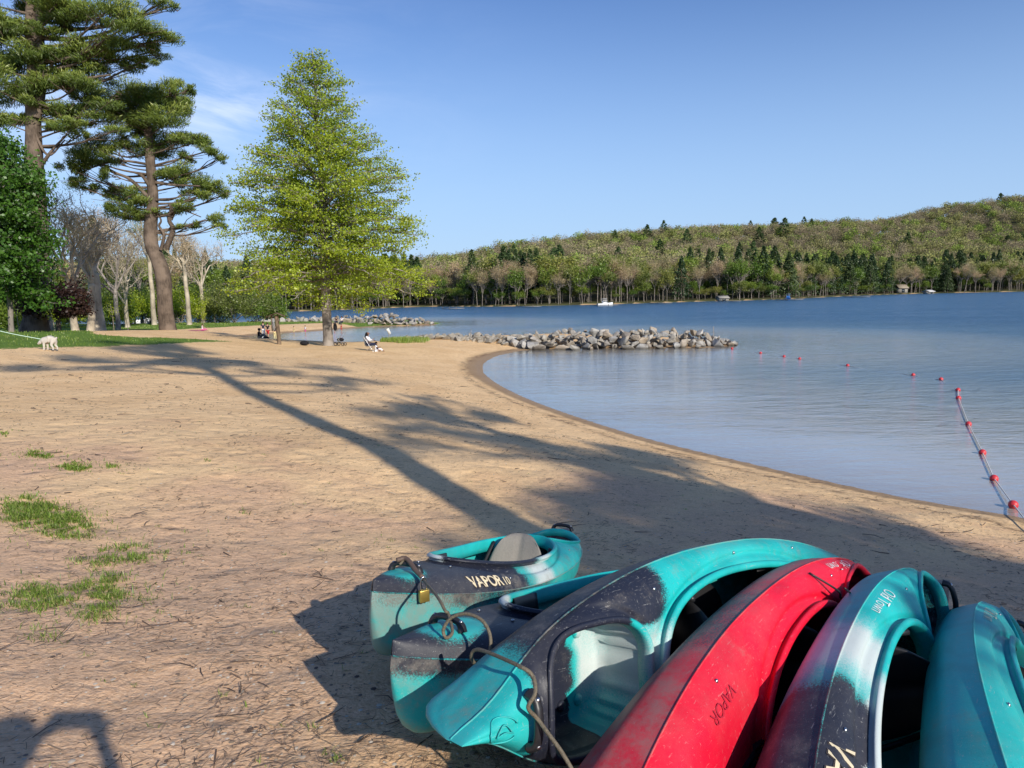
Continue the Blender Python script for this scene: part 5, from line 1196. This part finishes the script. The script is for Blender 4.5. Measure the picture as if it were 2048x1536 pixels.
# ------------------------------------------------------------------ people and the dog, grown from jointed skeletons
M_skin = plain('skin', (.45, .27, .19), .6, .3, var=.06); M_skin2 = plain('brown_skin', (.22, .12, .08), .6, .3, var=.06)
def cloth(n, c): return plain(n, c, .85, .15, var=.12, scale=40)
C_w, C_k, C_n, C_r, C_g, C_y, C_p = cloth('white_cloth', (.72, .72, .74)), cloth('black_cloth', (.018, .018, .022)), cloth('navy_cloth', (.025, .03, .06)), cloth('red_cloth', (.5, .04, .04)), cloth('grey_cloth', (.16, .17, .18)), cloth('yellow_cloth', (.75, .62, .30)), cloth('pink_cloth', (.6, .12, .3))
M_hairk = cloth('black_hair', (.012, .010, .010)); M_hairb = cloth('brown_hair', (.06, .035, .02)); M_fur = plain('white_fur', (.52, .48, .42), .95, .1, var=.12, scale=25, bump=1.0)
def skinned(name, V, E, R, mat, parent, sub=2, root=0):
    me = bpy.data.meshes.new(name); me.from_pydata([tuple(v) for v in V], E, []); o = link(name, me)
    m = o.modifiers.new('skin', 'SKIN'); sk = me.skin_vertices[0].data
    for i, r in enumerate(R):
        sk[i].radius = (r, r) if np.isscalar(r) else r; sk[i].use_root = (i == root)
    o.modifiers.new('sub', 'SUBSURF').levels = sub; o.modifiers['sub'].render_levels = sub
    dg = bpy.context.evaluated_depsgraph_get(); dg.update(); m2 = bpy.data.meshes.new_from_object(o.evaluated_get(dg)); m2.name = name
    bpy.data.objects.remove(o); m2.polygons.foreach_set('use_smooth', [True]*len(m2.polygons)); m2.materials.clear(); m2.materials.append(mat)
    return link(name, m2, parent)
def person(label, loc, rz, J, skin=M_skin, shirt=C_w, pants=C_k, hair=M_hairk, longhair=False, hat=None, s=1.0, group=None, sleeves=.5, shorts=False, cast=None):
    """J: joints in metres for a 1.7 m person: pelvis, chest, neck, head, and per side hip knee ankle toe / shoulder elbow wrist hand"""
    r = empty('person', loc, (0, 0, rz)); tag(r, label, 'person', group); r.scale = (s, s, s)
    V, E, R = [], [], []
    def add(p, rad, par=None):
        V.append(np.array(p, float)); R.append(rad)
        if par is not None: E.append((par, len(V)-1))
        return len(V)-1
    pel = add(J['pelvis'], (.13, .10)); wa = add((np.array(J['pelvis'])*.5+np.array(J['chest'])*.5), (.115, .09), pel); ch = add(J['chest'], (.15, .105), wa); nk = add(J['neck'], .055, ch); h0 = add(np.array(J['neck'])*.55+np.array(J['head'])*.45, .075, nk); hd = add(J['head'], .098, h0)
    top = add(np.array(J['head'])+(np.array(J['head'])-np.array(J['neck']))*.38, .075, hd)
    for sd in 'LR':
        a = J['leg'+sd]; i = add(a[0], .085, pel); k = add(a[1], .058, i); mid = add(np.array(a[1])*.6+np.array(a[2])*.4, .052, k); n_ = add(a[2], .036, mid); add(a[3], .034, n_)
        a = J['arm'+sd]; i = add(a[0], .055, ch); k = add(a[1], .038, i); w = add(a[2], .026, k); hd_ = np.array(a[3]); hb = add(hd_, .026, w)
        d = hd_-np.array(a[2]); d = d/(np.linalg.norm(d)+1e-6)
        if s*1 > 0 and cast != 'far':
            side = np.cross(d, [0, 0, 1.]); side = side/(np.linalg.norm(side)+1e-6)
            for q, ln in ((-1.5, .060), (-.5, .075), (.5, .08), (1.5, .07)): f1 = add(hd_+side*q*.018+d*.02, .010, hb); f2 = add(V[f1]+d*ln*.5+[0, 0, -.006], .009, f1); add(V[f2]+d*ln*.4+[0, 0, -.018], .007, f2)
            t1 = add(hd_-d*.02+side*.035, .011, hb); add(V[t1]+side*.025+d*.03, .009, t1)
    body = skinned('body', V, E, R, skin, r, 1 if cast == 'far' else 2)
    body.name = 'body'
    # face
    hd_c = np.array(J['head']); fw = np.array(J.get('face', (0, 1, 0)), float); fw = fw/np.linalg.norm(fw); sdv = np.cross(fw, [0, 0, 1.])
    if cast != 'far':
        V_, F_ = ball_vf(hd_c+fw*.10-[0, 0, .01], (.014, .02, .022), 6, 8); link('nose', mesh_np('nose', V_, F_, True, None, [skin]), r)
        for sg in (-1, 1): V_, F_ = ball_vf(hd_c+fw*.086+sdv*.034*sg+[0, 0, .022], (.012, .010, .008), 6, 8); link('eye', mesh_np('eye', V_, F_, True, None, [M_hairk]), r); V_, F_ = ball_vf(hd_c+sdv*.096*sg, (.014, .022, .03), 6, 8); link('ear', mesh_np('ear', V_, F_, True, None, [skin]), r)
    # shirt follows torso and upper arms
    V2, E2, R2 = [J['pelvis'], (np.array(J['pelvis'])*.5+np.array(J['chest'])*.5), J['chest'], np.array(J['neck'])*.75+np.array(J['chest'])*.25], [(0, 1), (1, 2), (2, 3)], [(.145, .115), (.13, .105), (.165, .12), .07]
    for sd in 'LR':
        a = J['arm'+sd]; i = len(V2); V2 += [a[0], np.array(a[0])*(1-sleeves)+np.array(a[1])*sleeves]; R2 += [.068, .05]; E2 += [(2, i), (i, i+1)]
        if sleeves >= 1: V2 += [np.array(a[2])*.9+np.array(a[1])*.1]; R2 += [.038]; E2 += [(i+1, i+2)]
    skinned('shirt', V2, E2, R2, shirt, r, 1 if cast == 'far' else 2)
    V3, E3, R3 = [np.array(J['pelvis'])+[0, 0, .02]], [], [(.148, .12)]
    for sd in 'LR':
        a = J['leg'+sd]; i = len(V3); V3 += [a[0], np.array(a[1])*1.0]; R3 += [.10, .072]; E3 += [(0, i), (i, i+1)]
        if not shorts: V3 += [np.array(a[2])*.92+np.array(a[1])*.08]; R3 += [.05]; E3 += [(i+1, i+2)]
    skinned('trousers', V3, E3, R3, pants, r, 1 if cast == 'far' else 2)
    hc = np.array(J['head'])+[0, 0, .035]-fw*.02; V_, F_ = ball_vf(hc, (.108, .112, .10), 10, 14)
    if longhair: V4, E4, R4 = [hc+[0, 0, .02], hc-fw*.07-[0, 0, .12], hc-fw*.10-[0, 0, .30], hc-fw*.10-[0, 0, .42]], [(0, 1), (1, 2), (2, 3)], [.108, .11, .10, .05]; skinned('hair', V4, E4, R4, hair, r)
    else: link('hair', mesh_np('hair', V_, F_, True, None, [hair]), r)
    if hat:
        V_, F_, _ = join(ball_vf(hc+[0, 0, .03], (.115, .118, .10), 8, 14), ball_vf(hc+fw*.12+[0, 0, .02], (.085, .10, .014), 6, 12)); link('cap', mesh_np('cap', V_, F_, True, None, [hat]), r)
    return r
def stand(ph=0, arm=0.1):
    return dict(pelvis=(0, 0, .92), chest=(0, .0, 1.27), neck=(0, .0, 1.45), head=(0, .02, 1.59), legL=[(-.09, 0, .86), (-.10, .06+ph, .48), (-.11, -.02+ph*.6, .08), (-.12, .12+ph*.6, .03)], legR=[(.09, 0, .86), (.10, .04-ph, .48), (.11, -.05-ph*1.2, .08), (.12, .09-ph, .03)],
        armL=[(-.18, 0, 1.39), (-.25, -.02, 1.12), (-.24, arm, .90), (-.24, arm+.05, .82)], armR=[(.18, 0, 1.39), (.25, -.02, 1.12), (.24, arm, .90), (.24, arm+.05, .82)])
def sit_ground(knee=.42):
    return dict(pelvis=(0, 0, .11), chest=(0, -.02, .44), neck=(0, .02, .62), head=(0, .06, .76), legL=[(-.09, .03, .11), (-.12, .38, knee), (-.12, .62, .08), (-.12, .75, .05)], legR=[(.09, .03, .11), (.12, .36, knee), (.12, .58, .08), (.12, .72, .05)],
        armL=[(-.17, 0, .56), (-.22, .16, .40), (-.14, .34, .42), (-.10, .40, .43)], armR=[(.17, 0, .56), (.22, .16, .40), (.14, .34, .42), (.10, .40, .43)])
def sit_chair(h=.38):
    return dict(pelvis=(0, 0, h+.1), chest=(0, -.06, h+.44), neck=(0, -.03, h+.62), head=(0, .02, h+.76), legL=[(-.09, .05, h+.1), (-.11, .44, h+.12), (-.12, .52, .10), (-.12, .66, .04)], legR=[(.09, .05, h+.1), (.11, .44, h+.10), (.12, .62, .09), (.12, .76, .04)],
        armL=[(-.18, -.04, h+.56), (-.24, .10, h+.34), (-.16, .34, h+.30), (-.12, .42, h+.30)], armR=[(.18, -.04, h+.56), (.24, .10, h+.34), (.14, .30, h+.38), (.09, .36, h+.42)])
# woman in a folding chair, child in front of her
g = on_ground(737, 703); EAST = -math.pi/2
P_w = person('woman with long dark hair in a white top sitting on a folding chair', g, EAST, sit_chair(.34), M_skin2, C_w, C_n, M_hairk, True, s=.95, sleeves=1)
ch = empty('folding_chair', g, (0, 0, EAST)); tag(ch, 'low folding chair with thin pale legs on the sand', 'chair'); M_al = plain('aluminium', (.6, .6, .6), .35, .5, .9)
V, F = box_vf((0, .12, .335), (.5, .48, .02)); link('seat', mesh_np('seat', V, F, False, None, [C_g]), ch)
V, F = box_vf((0, -.18, .60), (.5, .02, .50), np.array(Euler((.18, 0, 0)).to_matrix())); link('backrest', mesh_np('backrest', V, F, False, None, [C_g]), ch)
for sx in (-.27, .27):
    for (a, c) in (((sx, -.14, 0), (sx, .34, .36)), ((sx, .34, 0), (sx, -.20, .86))): V, F = tubes([(np.array(a), np.array(c), .012, .012)], 6); link('leg', mesh_np('leg', V, F, True, None, [M_al]), ch)
g2 = on_ground(752, 704)
person('small child in pale clothes sitting on the sand at the woman\'s feet', g2, EAST+.2, sit_ground(.3), M_skin2, C_w, C_w, M_hairk, s=.66, sleeves=.8)
g3 = base_at(519, 686, 56)
person('person in a dark cap sitting on the sand left of the notice post', g3, EAST, sit_ground(), M_skin, C_k, C_g, M_hairk, hat=C_k, s=.95, sleeves=.9, cast='far')
g4 = base_at(533, 687, 55.5); r = empty('beach_bag', g4); tag(r, 'small black bag lying beside the capped person', 'bag'); V, F = ball_vf((0, 0, .10), (.26, .16, .13), 8, 12); link('pouch', mesh_np('pouch', V, F, True, None, [C_k]), r); V, F = sweep(catmull([(-.12, 0, .18), (0, 0, .32), (.12, 0, .18)], 5), .012, 6); link('strap', mesh_np('strap', V, F, True, None, [C_k]), r)
for (px, py, d, rz, lab, sh, pa, ph, sc, kw) in ((527, 666, 76, .3, 'standing person in a dark shirt, leftmost of the three on the second beach', C_n, C_w, .1, 1.0, {}), (536, 668, 75, -.2, 'standing person in black holding a bag, middle of the three on the second beach', C_k, C_r, .14, 1.0, dict(shorts=True)), (550, 668, 75, .2, 'person half hidden behind the notice post', C_k, C_y, .05, .9, {})):
    person(lab, base_at(px, py, d), rz, stand(ph), M_skin, sh, pa, M_hairb, s=sc, cast='far', group='people standing on the second beach', **kw)
for (px, py, d, h, lab, sh, pa) in ((588, 665, 80, .55, 'small child in yellow wading at the edge of the second bay', C_y, C_y), (611, 665, 79, .6, 'small child in pale swimwear wading in the second bay', C_w, C_p), (669, 662, 84, .62, 'child in pink standing just right of the big trunk', C_p, C_p), (683, 663, 83, .55, 'child in a red and white top in the shallows', C_r, C_r)):
    p = at_y(px, py, d); person(lab, (p[0], p[1], max(gz(p[0], p[1]), -.1)), 2.5, stand(.05), M_skin, sh, pa, M_hairb, s=h, cast='far', group='children in the second bay', shorts=True)
for (px, lab, sh) in ((673, 'person in dark clothes sitting on the far breakwater', C_k), (684, 'person in a pale top sitting on the far breakwater', C_w)):
    p = at_y(px, 650, 95); person(lab, (p[0], 95, p[2]-.05), 2.9, sit_chair(.4), M_skin, sh, C_n, M_hairb, s=.95, cast='far', group='people sitting on the far breakwater')
g5 = on_ground(405, 661); person('sunbather in pink lying propped on a towel on the far sand', g5, -1.2, sit_ground(.2), M_skin, C_w, C_p, M_hairb, s=.85, cast='far')
V, F = box_vf((0, 0, .02), (1.9, .8, .02)); o = link('beach_towel', mesh_np('beach_towel', V, F, False, None, [C_p]), None, (g5[0]-.5, g5[1], g5[2]+.02)); tag(o, 'pink beach towel under the sunbather', 'towel')
# dark lumps at the brink: a bag and a cooler; a stroller with a parasol
g6 = on_ground(609, 690); V, F = ball_vf((0, 0, .12), (.30, .2, .15), 8, 14); o = link('duffel_bag', mesh_np('duffel_bag', V, F, True, None, [C_k]), None, tuple(g6)); tag(o, 'dark duffel bag on the brink left of the big trunk', 'bag')
g7 = on_ground(681, 691); r = empty('stroller', g7, (0, 0, -.4)); tag(r, 'black stroller with a folded parasol beside the big trunk', 'stroller'); r.scale = (.9,)*3
for (x, y, rr) in ((-.28, -.2, .12), (-.28, .2, .12), (.3, -.16, .10), (.3, .16, .10)):
    a = np.linspace(0, 2*math.pi, 18, endpoint=False); V, F = sweep([(x+rr*math.cos(t), y, rr+rr*math.sin(t)) for t in a], .022, 6, True); link('wheel', mesh_np('wheel', V, F, True, None, [C_k]), r)
V, F = tubes([(np.array([-.28, s_*.17, .12]), np.array([.42, s_*.17, .95]), .018, .018) for s_ in (-1, 1)]+[(np.array([.3, s_*.16, .1]), np.array([-.2, s_*.17, .62]), .018, .018) for s_ in (-1, 1)]+[(np.array([.42, -.17, .95]), np.array([.42, .17, .95]), .02, .02)], 6); link('frame', mesh_np('frame', V, F, True, None, [M_pole]), r)
V, F = ball_vf((.02, 0, .42), (.30, .17, .13), 8, 12); link('seat', mesh_np('seat', V, F, True, None, [C_k]), r)
V, F = tubes([(np.array([-.25, 0, .5]), np.array([-.36, 0, 1.25]), .015, .015)], 6); link('parasol_pole', mesh_np('parasol_pole', V, F, True, None, [M_pole]), r)
V, F = ball_vf((-.38, 0, 1.32), (.14, .14, .28), 8, 12); link('parasol', mesh_np('parasol', V, F, True, None, [C_k]), r)
# the white curly dog
gd = on_ground(97, 702); r = empty('dog', gd, (0, 0, 0)); tag(r, 'white curly-haired dog standing on the sand with its head low to the left', 'dog'); r.scale = (.9,)*3
V = [(-.02, 0, .42), (.10, 0, .45), (.20, 0, .44), (.27, 0, .41), (-.12, 0, .40), (-.19, -.02, .37), (-.25, -.03, .33), (-.31, -.04, .29), (-.35, -.05, .27),
     (-.10, -.07, .30), (-.10, -.075, .20), (-.105, -.075, .10), (-.12, -.08, .03), (-.07, .07, .30), (-.06, .075, .19), (-.06, .075, .10), (-.075, .08, .03),
     (.20, -.07, .31), (.17, -.075, .21), (.235, -.075, .13), (.225, -.08, .03), (.26, .07, .31), (.23, .075, .21), (.30, .075, .13), (.29, .08, .03), (.33, 0, .46), (.36, 0, .52)]
E = [(0, 1), (1, 2), (2, 3), (0, 4), (4, 5), (5, 6), (6, 7), (7, 8), (4, 9), (9, 10), (10, 11), (11, 12), (4, 13), (13, 14), (14, 15), (15, 16), (3, 17), (17, 18), (18, 19), (19, 20), (3, 21), (21, 22), (22, 23), (23, 24), (3, 25), (25, 26)]
R = [.13, .125, .12, .10, .125, .08, .085, .05, .032, .065, .042, .032, .034, .065, .042, .032, .034, .07, .05, .032, .034, .07, .05, .032, .034, .03, .028]
skinned('body', V, E, R, M_fur, r, 2)
for sy in (-1, 1): Ve, Fe = ball_vf((-.215, sy*.075-.03, .335), (.035, .02, .065), 7, 10); link('ear', mesh_np('ear', Ve, Fe, True, None, [M_fur]), r)
Ve, Fe = ball_vf((-.385, -.052, .275), (.014, .016, .012), 6, 8); link('nose', mesh_np('nose', Ve, Fe, True, None, [C_k]), r)
a = np.linspace(0, 2*math.pi, 16, endpoint=False); Ve, Fe = sweep([(-.175+.02*math.sin(t), -.015+.095*math.cos(t), .375+.095*math.sin(t)) for t in a], .009, 6, True); link('collar', mesh_np('collar', Ve, Fe, True, None, [C_g]), r)
aa_ = np.array(gd)+[-.17, -.02, .40]; cc_ = at_y(-40, 652, aa_[1]-.5); V, F = sweep(catmull([aa_, (aa_+cc_)/2-[0, 0, .03], cc_], 8), .012, 6); tag(link('dog_leash', mesh_np('dog_leash', V, F, True, None, [cloth('pale_green_webbing', (.55, .72, .60))])), 'pale taut leash running from the white dog out of the picture', 'leash')
# whoever holds the leash stands just outside the picture; the photographer stands behind the camera, arms raised
pg = cc_.copy(); hold = dict(stand()); hold['armR'] = [(.18, 0, 1.39), (.30, .10, 1.20), (.42, .22, 1.28), (.48, .26, 1.30)]
person('dog walker in dark clothes holding the pale leash', (pg[0]-.55, pg[1], gz(pg[0]-.55, pg[1])), -.3, hold, M_skin, C_n, C_k, M_hairb, sleeves=1, cast='far')
J = stand(); J['armL'] = [(-.18, .02, 1.34), (-.33, .14, 1.14), (-.12, .36, 1.34), (-.09, .40, 1.38)]; J['armR'] = [(.18, .02, 1.34), (.36, .14, 1.14), (.14, .36, 1.34), (.10, .40, 1.38)]; J['head'] = (0, .03, 1.52); J['chest'] = (0, 0, 1.22); J['neck'] = (0, 0, 1.38)
gp = np.array([.0, -.50]); person('photographer in a dark shirt standing behind the camera with both arms raised', (gp[0], gp[1], gz(*gp)), 0.0, J, M_skin, C_n, C_k, M_hairb, sleeves=.6, s=1.0)
V, F = box_vf((0, -.085, gz(*gp)+1.40), (.165, .009, .078)); o = bevel(link('phone', mesh_np('phone', V, F, False, None, [C_k])), .003); tag(o, 'dark phone held sideways by the photographer behind the camera', 'phone')
# ------------------------------------------------------------------ litter, grass, cable and lock
def scatter(n, rmin, rmax, rg, azr=(-42, 40)):
    az = np.radians(rg.uniform(*azr, n)); r = np.exp(rg.uniform(math.log(rmin), math.log(rmax), n)); return np.stack([r*np.sin(az), r*np.cos(az)], 1), r
def litter():
    rg = np.random.default_rng(51); P, r = scatter(30000, 1.9, 34, rg); sd = shore_d(P)
    dens = .25+.75*(_hash_noise(P[:, 0], P[:, 1], .9, 6) > .52)*(_hash_noise(P[:, 0], P[:, 1], .35, 2) > .35); ok = (sd > .6) & (rg.uniform(size=len(P)) < dens); P, r = P[ok], r[ok]
    n = len(P); z = ground_z(P, True)
    a = rg.uniform(0, 2*math.pi, n); a = np.where(rg.uniform(size=n) < .4, rg.normal(size=n)*.5, a); l = rg.gamma(2.2, .016, n)+.012; big = rg.uniform(size=n) < .035; l = np.where(big, l*2.6, l); w = np.where(big, .0032, .0013)*np.clip(r/5, .8, 4)
    k = rg.normal(size=n)*.25; d1 = np.stack([np.cos(a), np.sin(a), rg.normal(size=n)*.08], 1); d2 = np.stack([np.cos(a+k), np.sin(a+k), rg.normal(size=n)*.08], 1); nn = np.stack([-np.sin(a), np.cos(a), 0*a], 1)
    p0 = np.c_[P, z+.006]; p1 = p0+d1*(l/2)[:, None]+[0, 0, .003]; p2 = p1+d2*(l/2)[:, None]; W = nn*w[:, None]; H = np.array([0, 0, 1])*w[:, None]*1.3
    V = np.stack([p0-W, p0+W, p0+H, p1-W, p1+W, p1+H, p2-W*.4, p2+W*.4, p2+H*.4], 1).reshape(-1, 3); b = (np.arange(n)*9)[:, None, None]
    f = np.array([[0, 3, 5, 2], [2, 5, 4, 1], [3, 6, 8, 5], [5, 8, 7, 4]]); F = (b+f[None]).reshape(-1, 4)
    m, nt, bs = newmat('twig_litter'); at = N(nt, 'ShaderNodeAttribute', attribute_name='rnd'); c = ramp(nt, at.outputs['Fac'], [(0, (.05, .032, .022)), (.6, (.16, .10, .065)), (.9, (.30, .21, .13)), (1, (.50, .40, .28))]).outputs[0]; L(nt, c, bs.inputs['Base Color']); bs.inputs['Roughness'].default_value = .9
    tag(link('twig_litter', mesh_np('twig_litter', V, F, False, {'rnd': ('FLOAT', np.repeat(rg.uniform(0, 1, n)**1.2, 9))}, [m])), 'dry pine needles and small twigs scattered on the sand', 'twigs', kind='stuff')
    # pebbles and bark chips
    P, r = scatter(9000, 1.9, 16, rg); P = P[shore_d(P) > .5]; n = len(P); z = ground_z(P, True); s = np.minimum(rg.gamma(2, .0022, n)+.002, .011); a = np.linspace(0, 2*math.pi, 6, endpoint=False)
    base = np.array([[0, 0, 1.0]]+[[math.cos(t), math.sin(t), .25] for t in a]); V = np.c_[P, z][:, None, :]+base[None]*s[:, None, None]*np.stack([rg.uniform(.7, 1.5, n), rg.uniform(.7, 1.3, n), rg.uniform(.4, .9, n)], 1)[:, None, :]
    f = np.array([[0, 1, 2, 3], [0, 3, 4, 5], [0, 5, 6, 1]]); F = (np.arange(n)[:, None, None]*7+f[None]).reshape(-1, 4)
    tag(link('pebbles', mesh_np('pebbles', V.reshape(-1, 3), F, False, {'rnd': ('FLOAT', np.repeat(rg.uniform(0, 1, n), 7))}, [m_peb()])), 'small pebbles and bark chips in the sand', 'pebbles', kind='stuff')
def m_peb():
    m, nt, bs = newmat('pebble'); at = N(nt, 'ShaderNodeAttribute', attribute_name='rnd'); c = ramp(nt, at.outputs['Fac'], [(0, (.09, .06, .045)), (.5, (.33, .25, .17)), (1, (.62, .55, .45))]).outputs[0]; L(nt, c, bs.inputs['Base Color']); bs.inputs['Roughness'].default_value = .8; return m
litter()
Lf_grass = leafmat('grass_blades', (.11, .18, .02), (.24, .36, .04), (.46, .48, .16), trans=.35)
def blades(P, h, w, rg, flat=1.35):
    n = len(P); z = ground_z(P, True)-.003; a = rg.uniform(0, 2*math.pi, n); d = np.stack([np.cos(a), np.sin(a), 0*a], 1); side = np.stack([-np.sin(a), np.cos(a), 0*a], 1)*w[:, None]
    b0 = np.c_[P, z]; lean = rg.uniform(.2, 1.1, n)*flat; m1 = b0+d*(h*.35*lean)[:, None]+np.array([0, 0, 1])*(h*.55)[:, None]; t = m1+d*(h*.6*lean)[:, None]+np.array([0, 0, 1])*(h*(.45-.35*lean))[:, None]
    V = np.stack([b0-side, b0+side, m1+side*.8, m1-side*.8, t+side*.1, t-side*.1], 1).reshape(-1, 3); F = (np.arange(n)[:, None, None]*6+np.array([[0, 1, 2, 3], [3, 2, 4, 5]])[None]).reshape(-1, 4); return V, F
def grass():
    rg = np.random.default_rng(52); PP, HH, WW = [], [], []
    for poly, d in TUFTS:
        lo, hi = poly.min(0), poly.max(0); A = np.prod(hi-lo); n = int(min(A*11000*d, 26000)); P = rg.uniform(lo, hi, (n, 2)); P = P[inside(P, poly)]
        # clumps with bare sand between them
        cl = _hash_noise(P[:, 0], P[:, 1], .14, 4)*.6+_hash_noise(P[:, 0], P[:, 1], .05, 14)*.4; P = P[cl > .50-.10*d+.08*(1-d)]; ed = dist(P, np.vstack([poly, poly[:1]])); P = P[rng.uniform(size=len(P)) < np.clip(ed/.14, .12, 1)]; q2 = P[rng.integers(0, max(len(P), 1), len(P)//5)]; P = np.vstack([P, q2+rng.normal(size=q2.shape)*.16])
        PP.append(P); HH.append(rg.uniform(.018, .058, len(P))*np.where(rg.uniform(size=len(P)) < .05, 1.7, 1)); WW.append(rg.uniform(.0010, .0022, len(P))*np.clip(np.hypot(P[:, 0], P[:, 1])/4, 1, 3))
    P, r = scatter(700, 2.5, 14, rg); P = P[(shore_d(P) > 5)][:150]
    for p in P: n = rg.integers(4, 14); PP.append(p+rg.normal(size=(n, 2))*.014); HH.append(rg.uniform(.012, .035, n)); WW.append(np.full(n, .0016))
    P = np.concatenate(PP); V, F = blades(P, np.concatenate(HH), np.concatenate(WW), rg); n = len(P)
    tag(link('grass_tufts', mesh_np('grass_tufts', V, F, False, {'rnd': ('FLOAT', np.repeat(rg.uniform(0, 1, n)**1.3, 6))}, [Lf_grass])), 'sparse green grass tufts growing through the dirt at the left', 'grass', kind='stuff')
    # lawn blades under the pines
    Q = []
    for poly, k in ((LAWN1, 60000), (LAWN2, 60000)):
        q = np.stack([rg.uniform(-48, 0, k), rg.uniform(22, 110, k)], 1); Q.append(q[inside(q, poly)])
    P = np.concatenate(Q); r = np.hypot(P[:, 0], P[:, 1]); V, F = blades(P, rg.uniform(.05, .13, len(P)), .010*np.clip(r/40, .6, 2.4)*rg.uniform(.7, 1.3, len(P)), rg, .6)
    tag(link('lawn_grass', mesh_np('lawn_grass', V, F, False, {'rnd': ('FLOAT', np.repeat(rg.uniform(0, 1, len(P)), 6))}, [Lf_grass])), 'short green lawn grass under the park trees', 'grass', kind='stuff')
    # rough grass at the start of the near breakwater
    q = np.array([at_y(x, 684, d)[:2] for x, d in ((760, 49.5), (800, 49), (850, 50), (862, 52), (800, 54), (765, 54))]); p = np.stack([rg.uniform(q[:, 0].min(), q[:, 0].max(), 3500), rg.uniform(49, 54, 3500)], 1); p = p[inside(p, q)]
    V, F = blades(p, rg.uniform(.12, .38, len(p)), rg.uniform(.008, .016, len(p)), rg, .6); tag(link('shore_grass', mesh_np('shore_grass', V, F, False, {'rnd': ('FLOAT', np.repeat(rg.uniform(.2, 1, len(p)), 6))}, [Lf_grass])), 'rough shore grass at the start of the near breakwater', 'grass', kind='stuff')
grass()
# cable threaded through the carry handles, and its padlock
bpy.context.view_layer.update()
def kp(K, p): return np.array(K.matrix_world @ Vector(p))
h1 = kp(K1, (1.24, 0, float(k_deck(np.array(1.24), np.array(0.)))+.045)); h2 = kp(K2, (1.24, 0, float(k_deck(np.array(1.24), np.array(0.)))+.045)); h3 = kp(K3, (-1.26, .02, float(k_deck(np.array(-1.26), np.array(0.)))+.045))
p1_, p2_, p3_ = [project(h)[0] for h in (h1, h2, h3)]; print('handles', p1_, p2_, p3_)
def cpt(off, ref, d): # a point near a handle, displaced as seen and in depth
    q = ref+np.array(off); return at_y(q[0], q[1], d)
y1_, y2_, y3_ = h1[1], h2[1], h3[1]
lockp = cpt((34, 38), p1_, y1_-.16)
cab = [cpt((-14, 6), p1_, y1_-.02), h1+[0, 0, .004], cpt((20, 22), p1_, y1_-.10), lockp, cpt((-22, -36), p2_, y2_-.02+.12), cpt((-6, -8), p2_, y2_), h2+[0, 0, .004], cpt((8, 34), p2_, y2_-.10), cpt((-4, 46), p2_, y2_-.14), cpt((-10, 30), p2_, y2_-.14), cpt((6, 6), p2_, y2_-.14), cpt((36, -2), p2_, y2_-.16), cpt((68, 12), p2_, y2_-.2), cpt((84, 44), p2_, y2_-.24), cpt((80, 84), p2_, y2_-.28),
       cpt((58, 100), p2_, y2_-.32), cpt((46, 84), p2_, y2_-.36), cpt((62, 70), p2_, y2_-.40), cpt((-46, -104), p3_, y3_+.04), cpt((-18, -84), p3_, y3_+.02), cpt((-12, -50), p3_, y3_-.02), cpt((-26, -20), p3_, y3_-.03), cpt((-8, 2), p3_, y3_-.01), cpt((14, 32), p3_, y3_-.04), cpt((44, 74), p3_, y3_-.08), cpt((74, 130), p3_, y3_-.12), cpt((90, 190), p3_, y3_-.2)]
V, F = sweep(catmull(cab, 10), .0062, 10); cb = link('security_cable', mesh_np('security_cable', V, F, True, None, [M_cable])); tag(cb, 'looped brown coated steel cable threaded through the kayak carry handles', 'cable')
V, F = sweep(catmull([cpt((-20, -2), p1_, y1_-.01), h1+[0, 0, .012], cpt((18, 18), p1_, y1_-.09), cpt((32, 32), p1_, y1_-.15)], 6), .0115, 10); link('sleeve', mesh_np('sleeve', V, F, True, None, [plain('rust_sleeve', (.12, .08, .06), .6)]), cb)
pd = empty('padlock', lockp, (0, 0, .5)); tag(pd, 'brass padlock hanging from the cable at the bow of the first kayak', 'padlock')
V, F = sweep(catmull([(-.013, 0, -.045), (-.013, 0, -.01), (-.007, 0, .012), (.007, 0, .012), (.013, 0, -.01), (.013, 0, -.045)], 6), .004, 8); link('shackle', mesh_np('shackle', V, F, True, None, [M_steel]), pd)
V, F = box_vf((0, 0, -.072), (.046, .022, .056)); bevel(link('lock_body', mesh_np('lock_body', V, F, False, None, [M_brass]), pd), .003, 3)
V, F = sweep([(0, 0, -.104), (0, 0, -.099)], .006, 10); link('keyway', mesh_np('keyway', V, F, True, None, [M_black]), pd)
# loose shock cord on the red kayak
bp_ = []
for (x, y, hgt) in ((-.42, -.335, .02), (-.50, -.25, .05), (-.58, -.19, .02), (-.50, -.24, .10), (-.40, -.30, .13)): bp_.append((x, y, float(k_deck(np.array(x), np.array(abs(y))))+hgt))
V, F = sweep(catmull(bp_, 6), .0045, 8); link('shock_cord', mesh_np('shock_cord', V, F, True, None, [M_black]), K4)
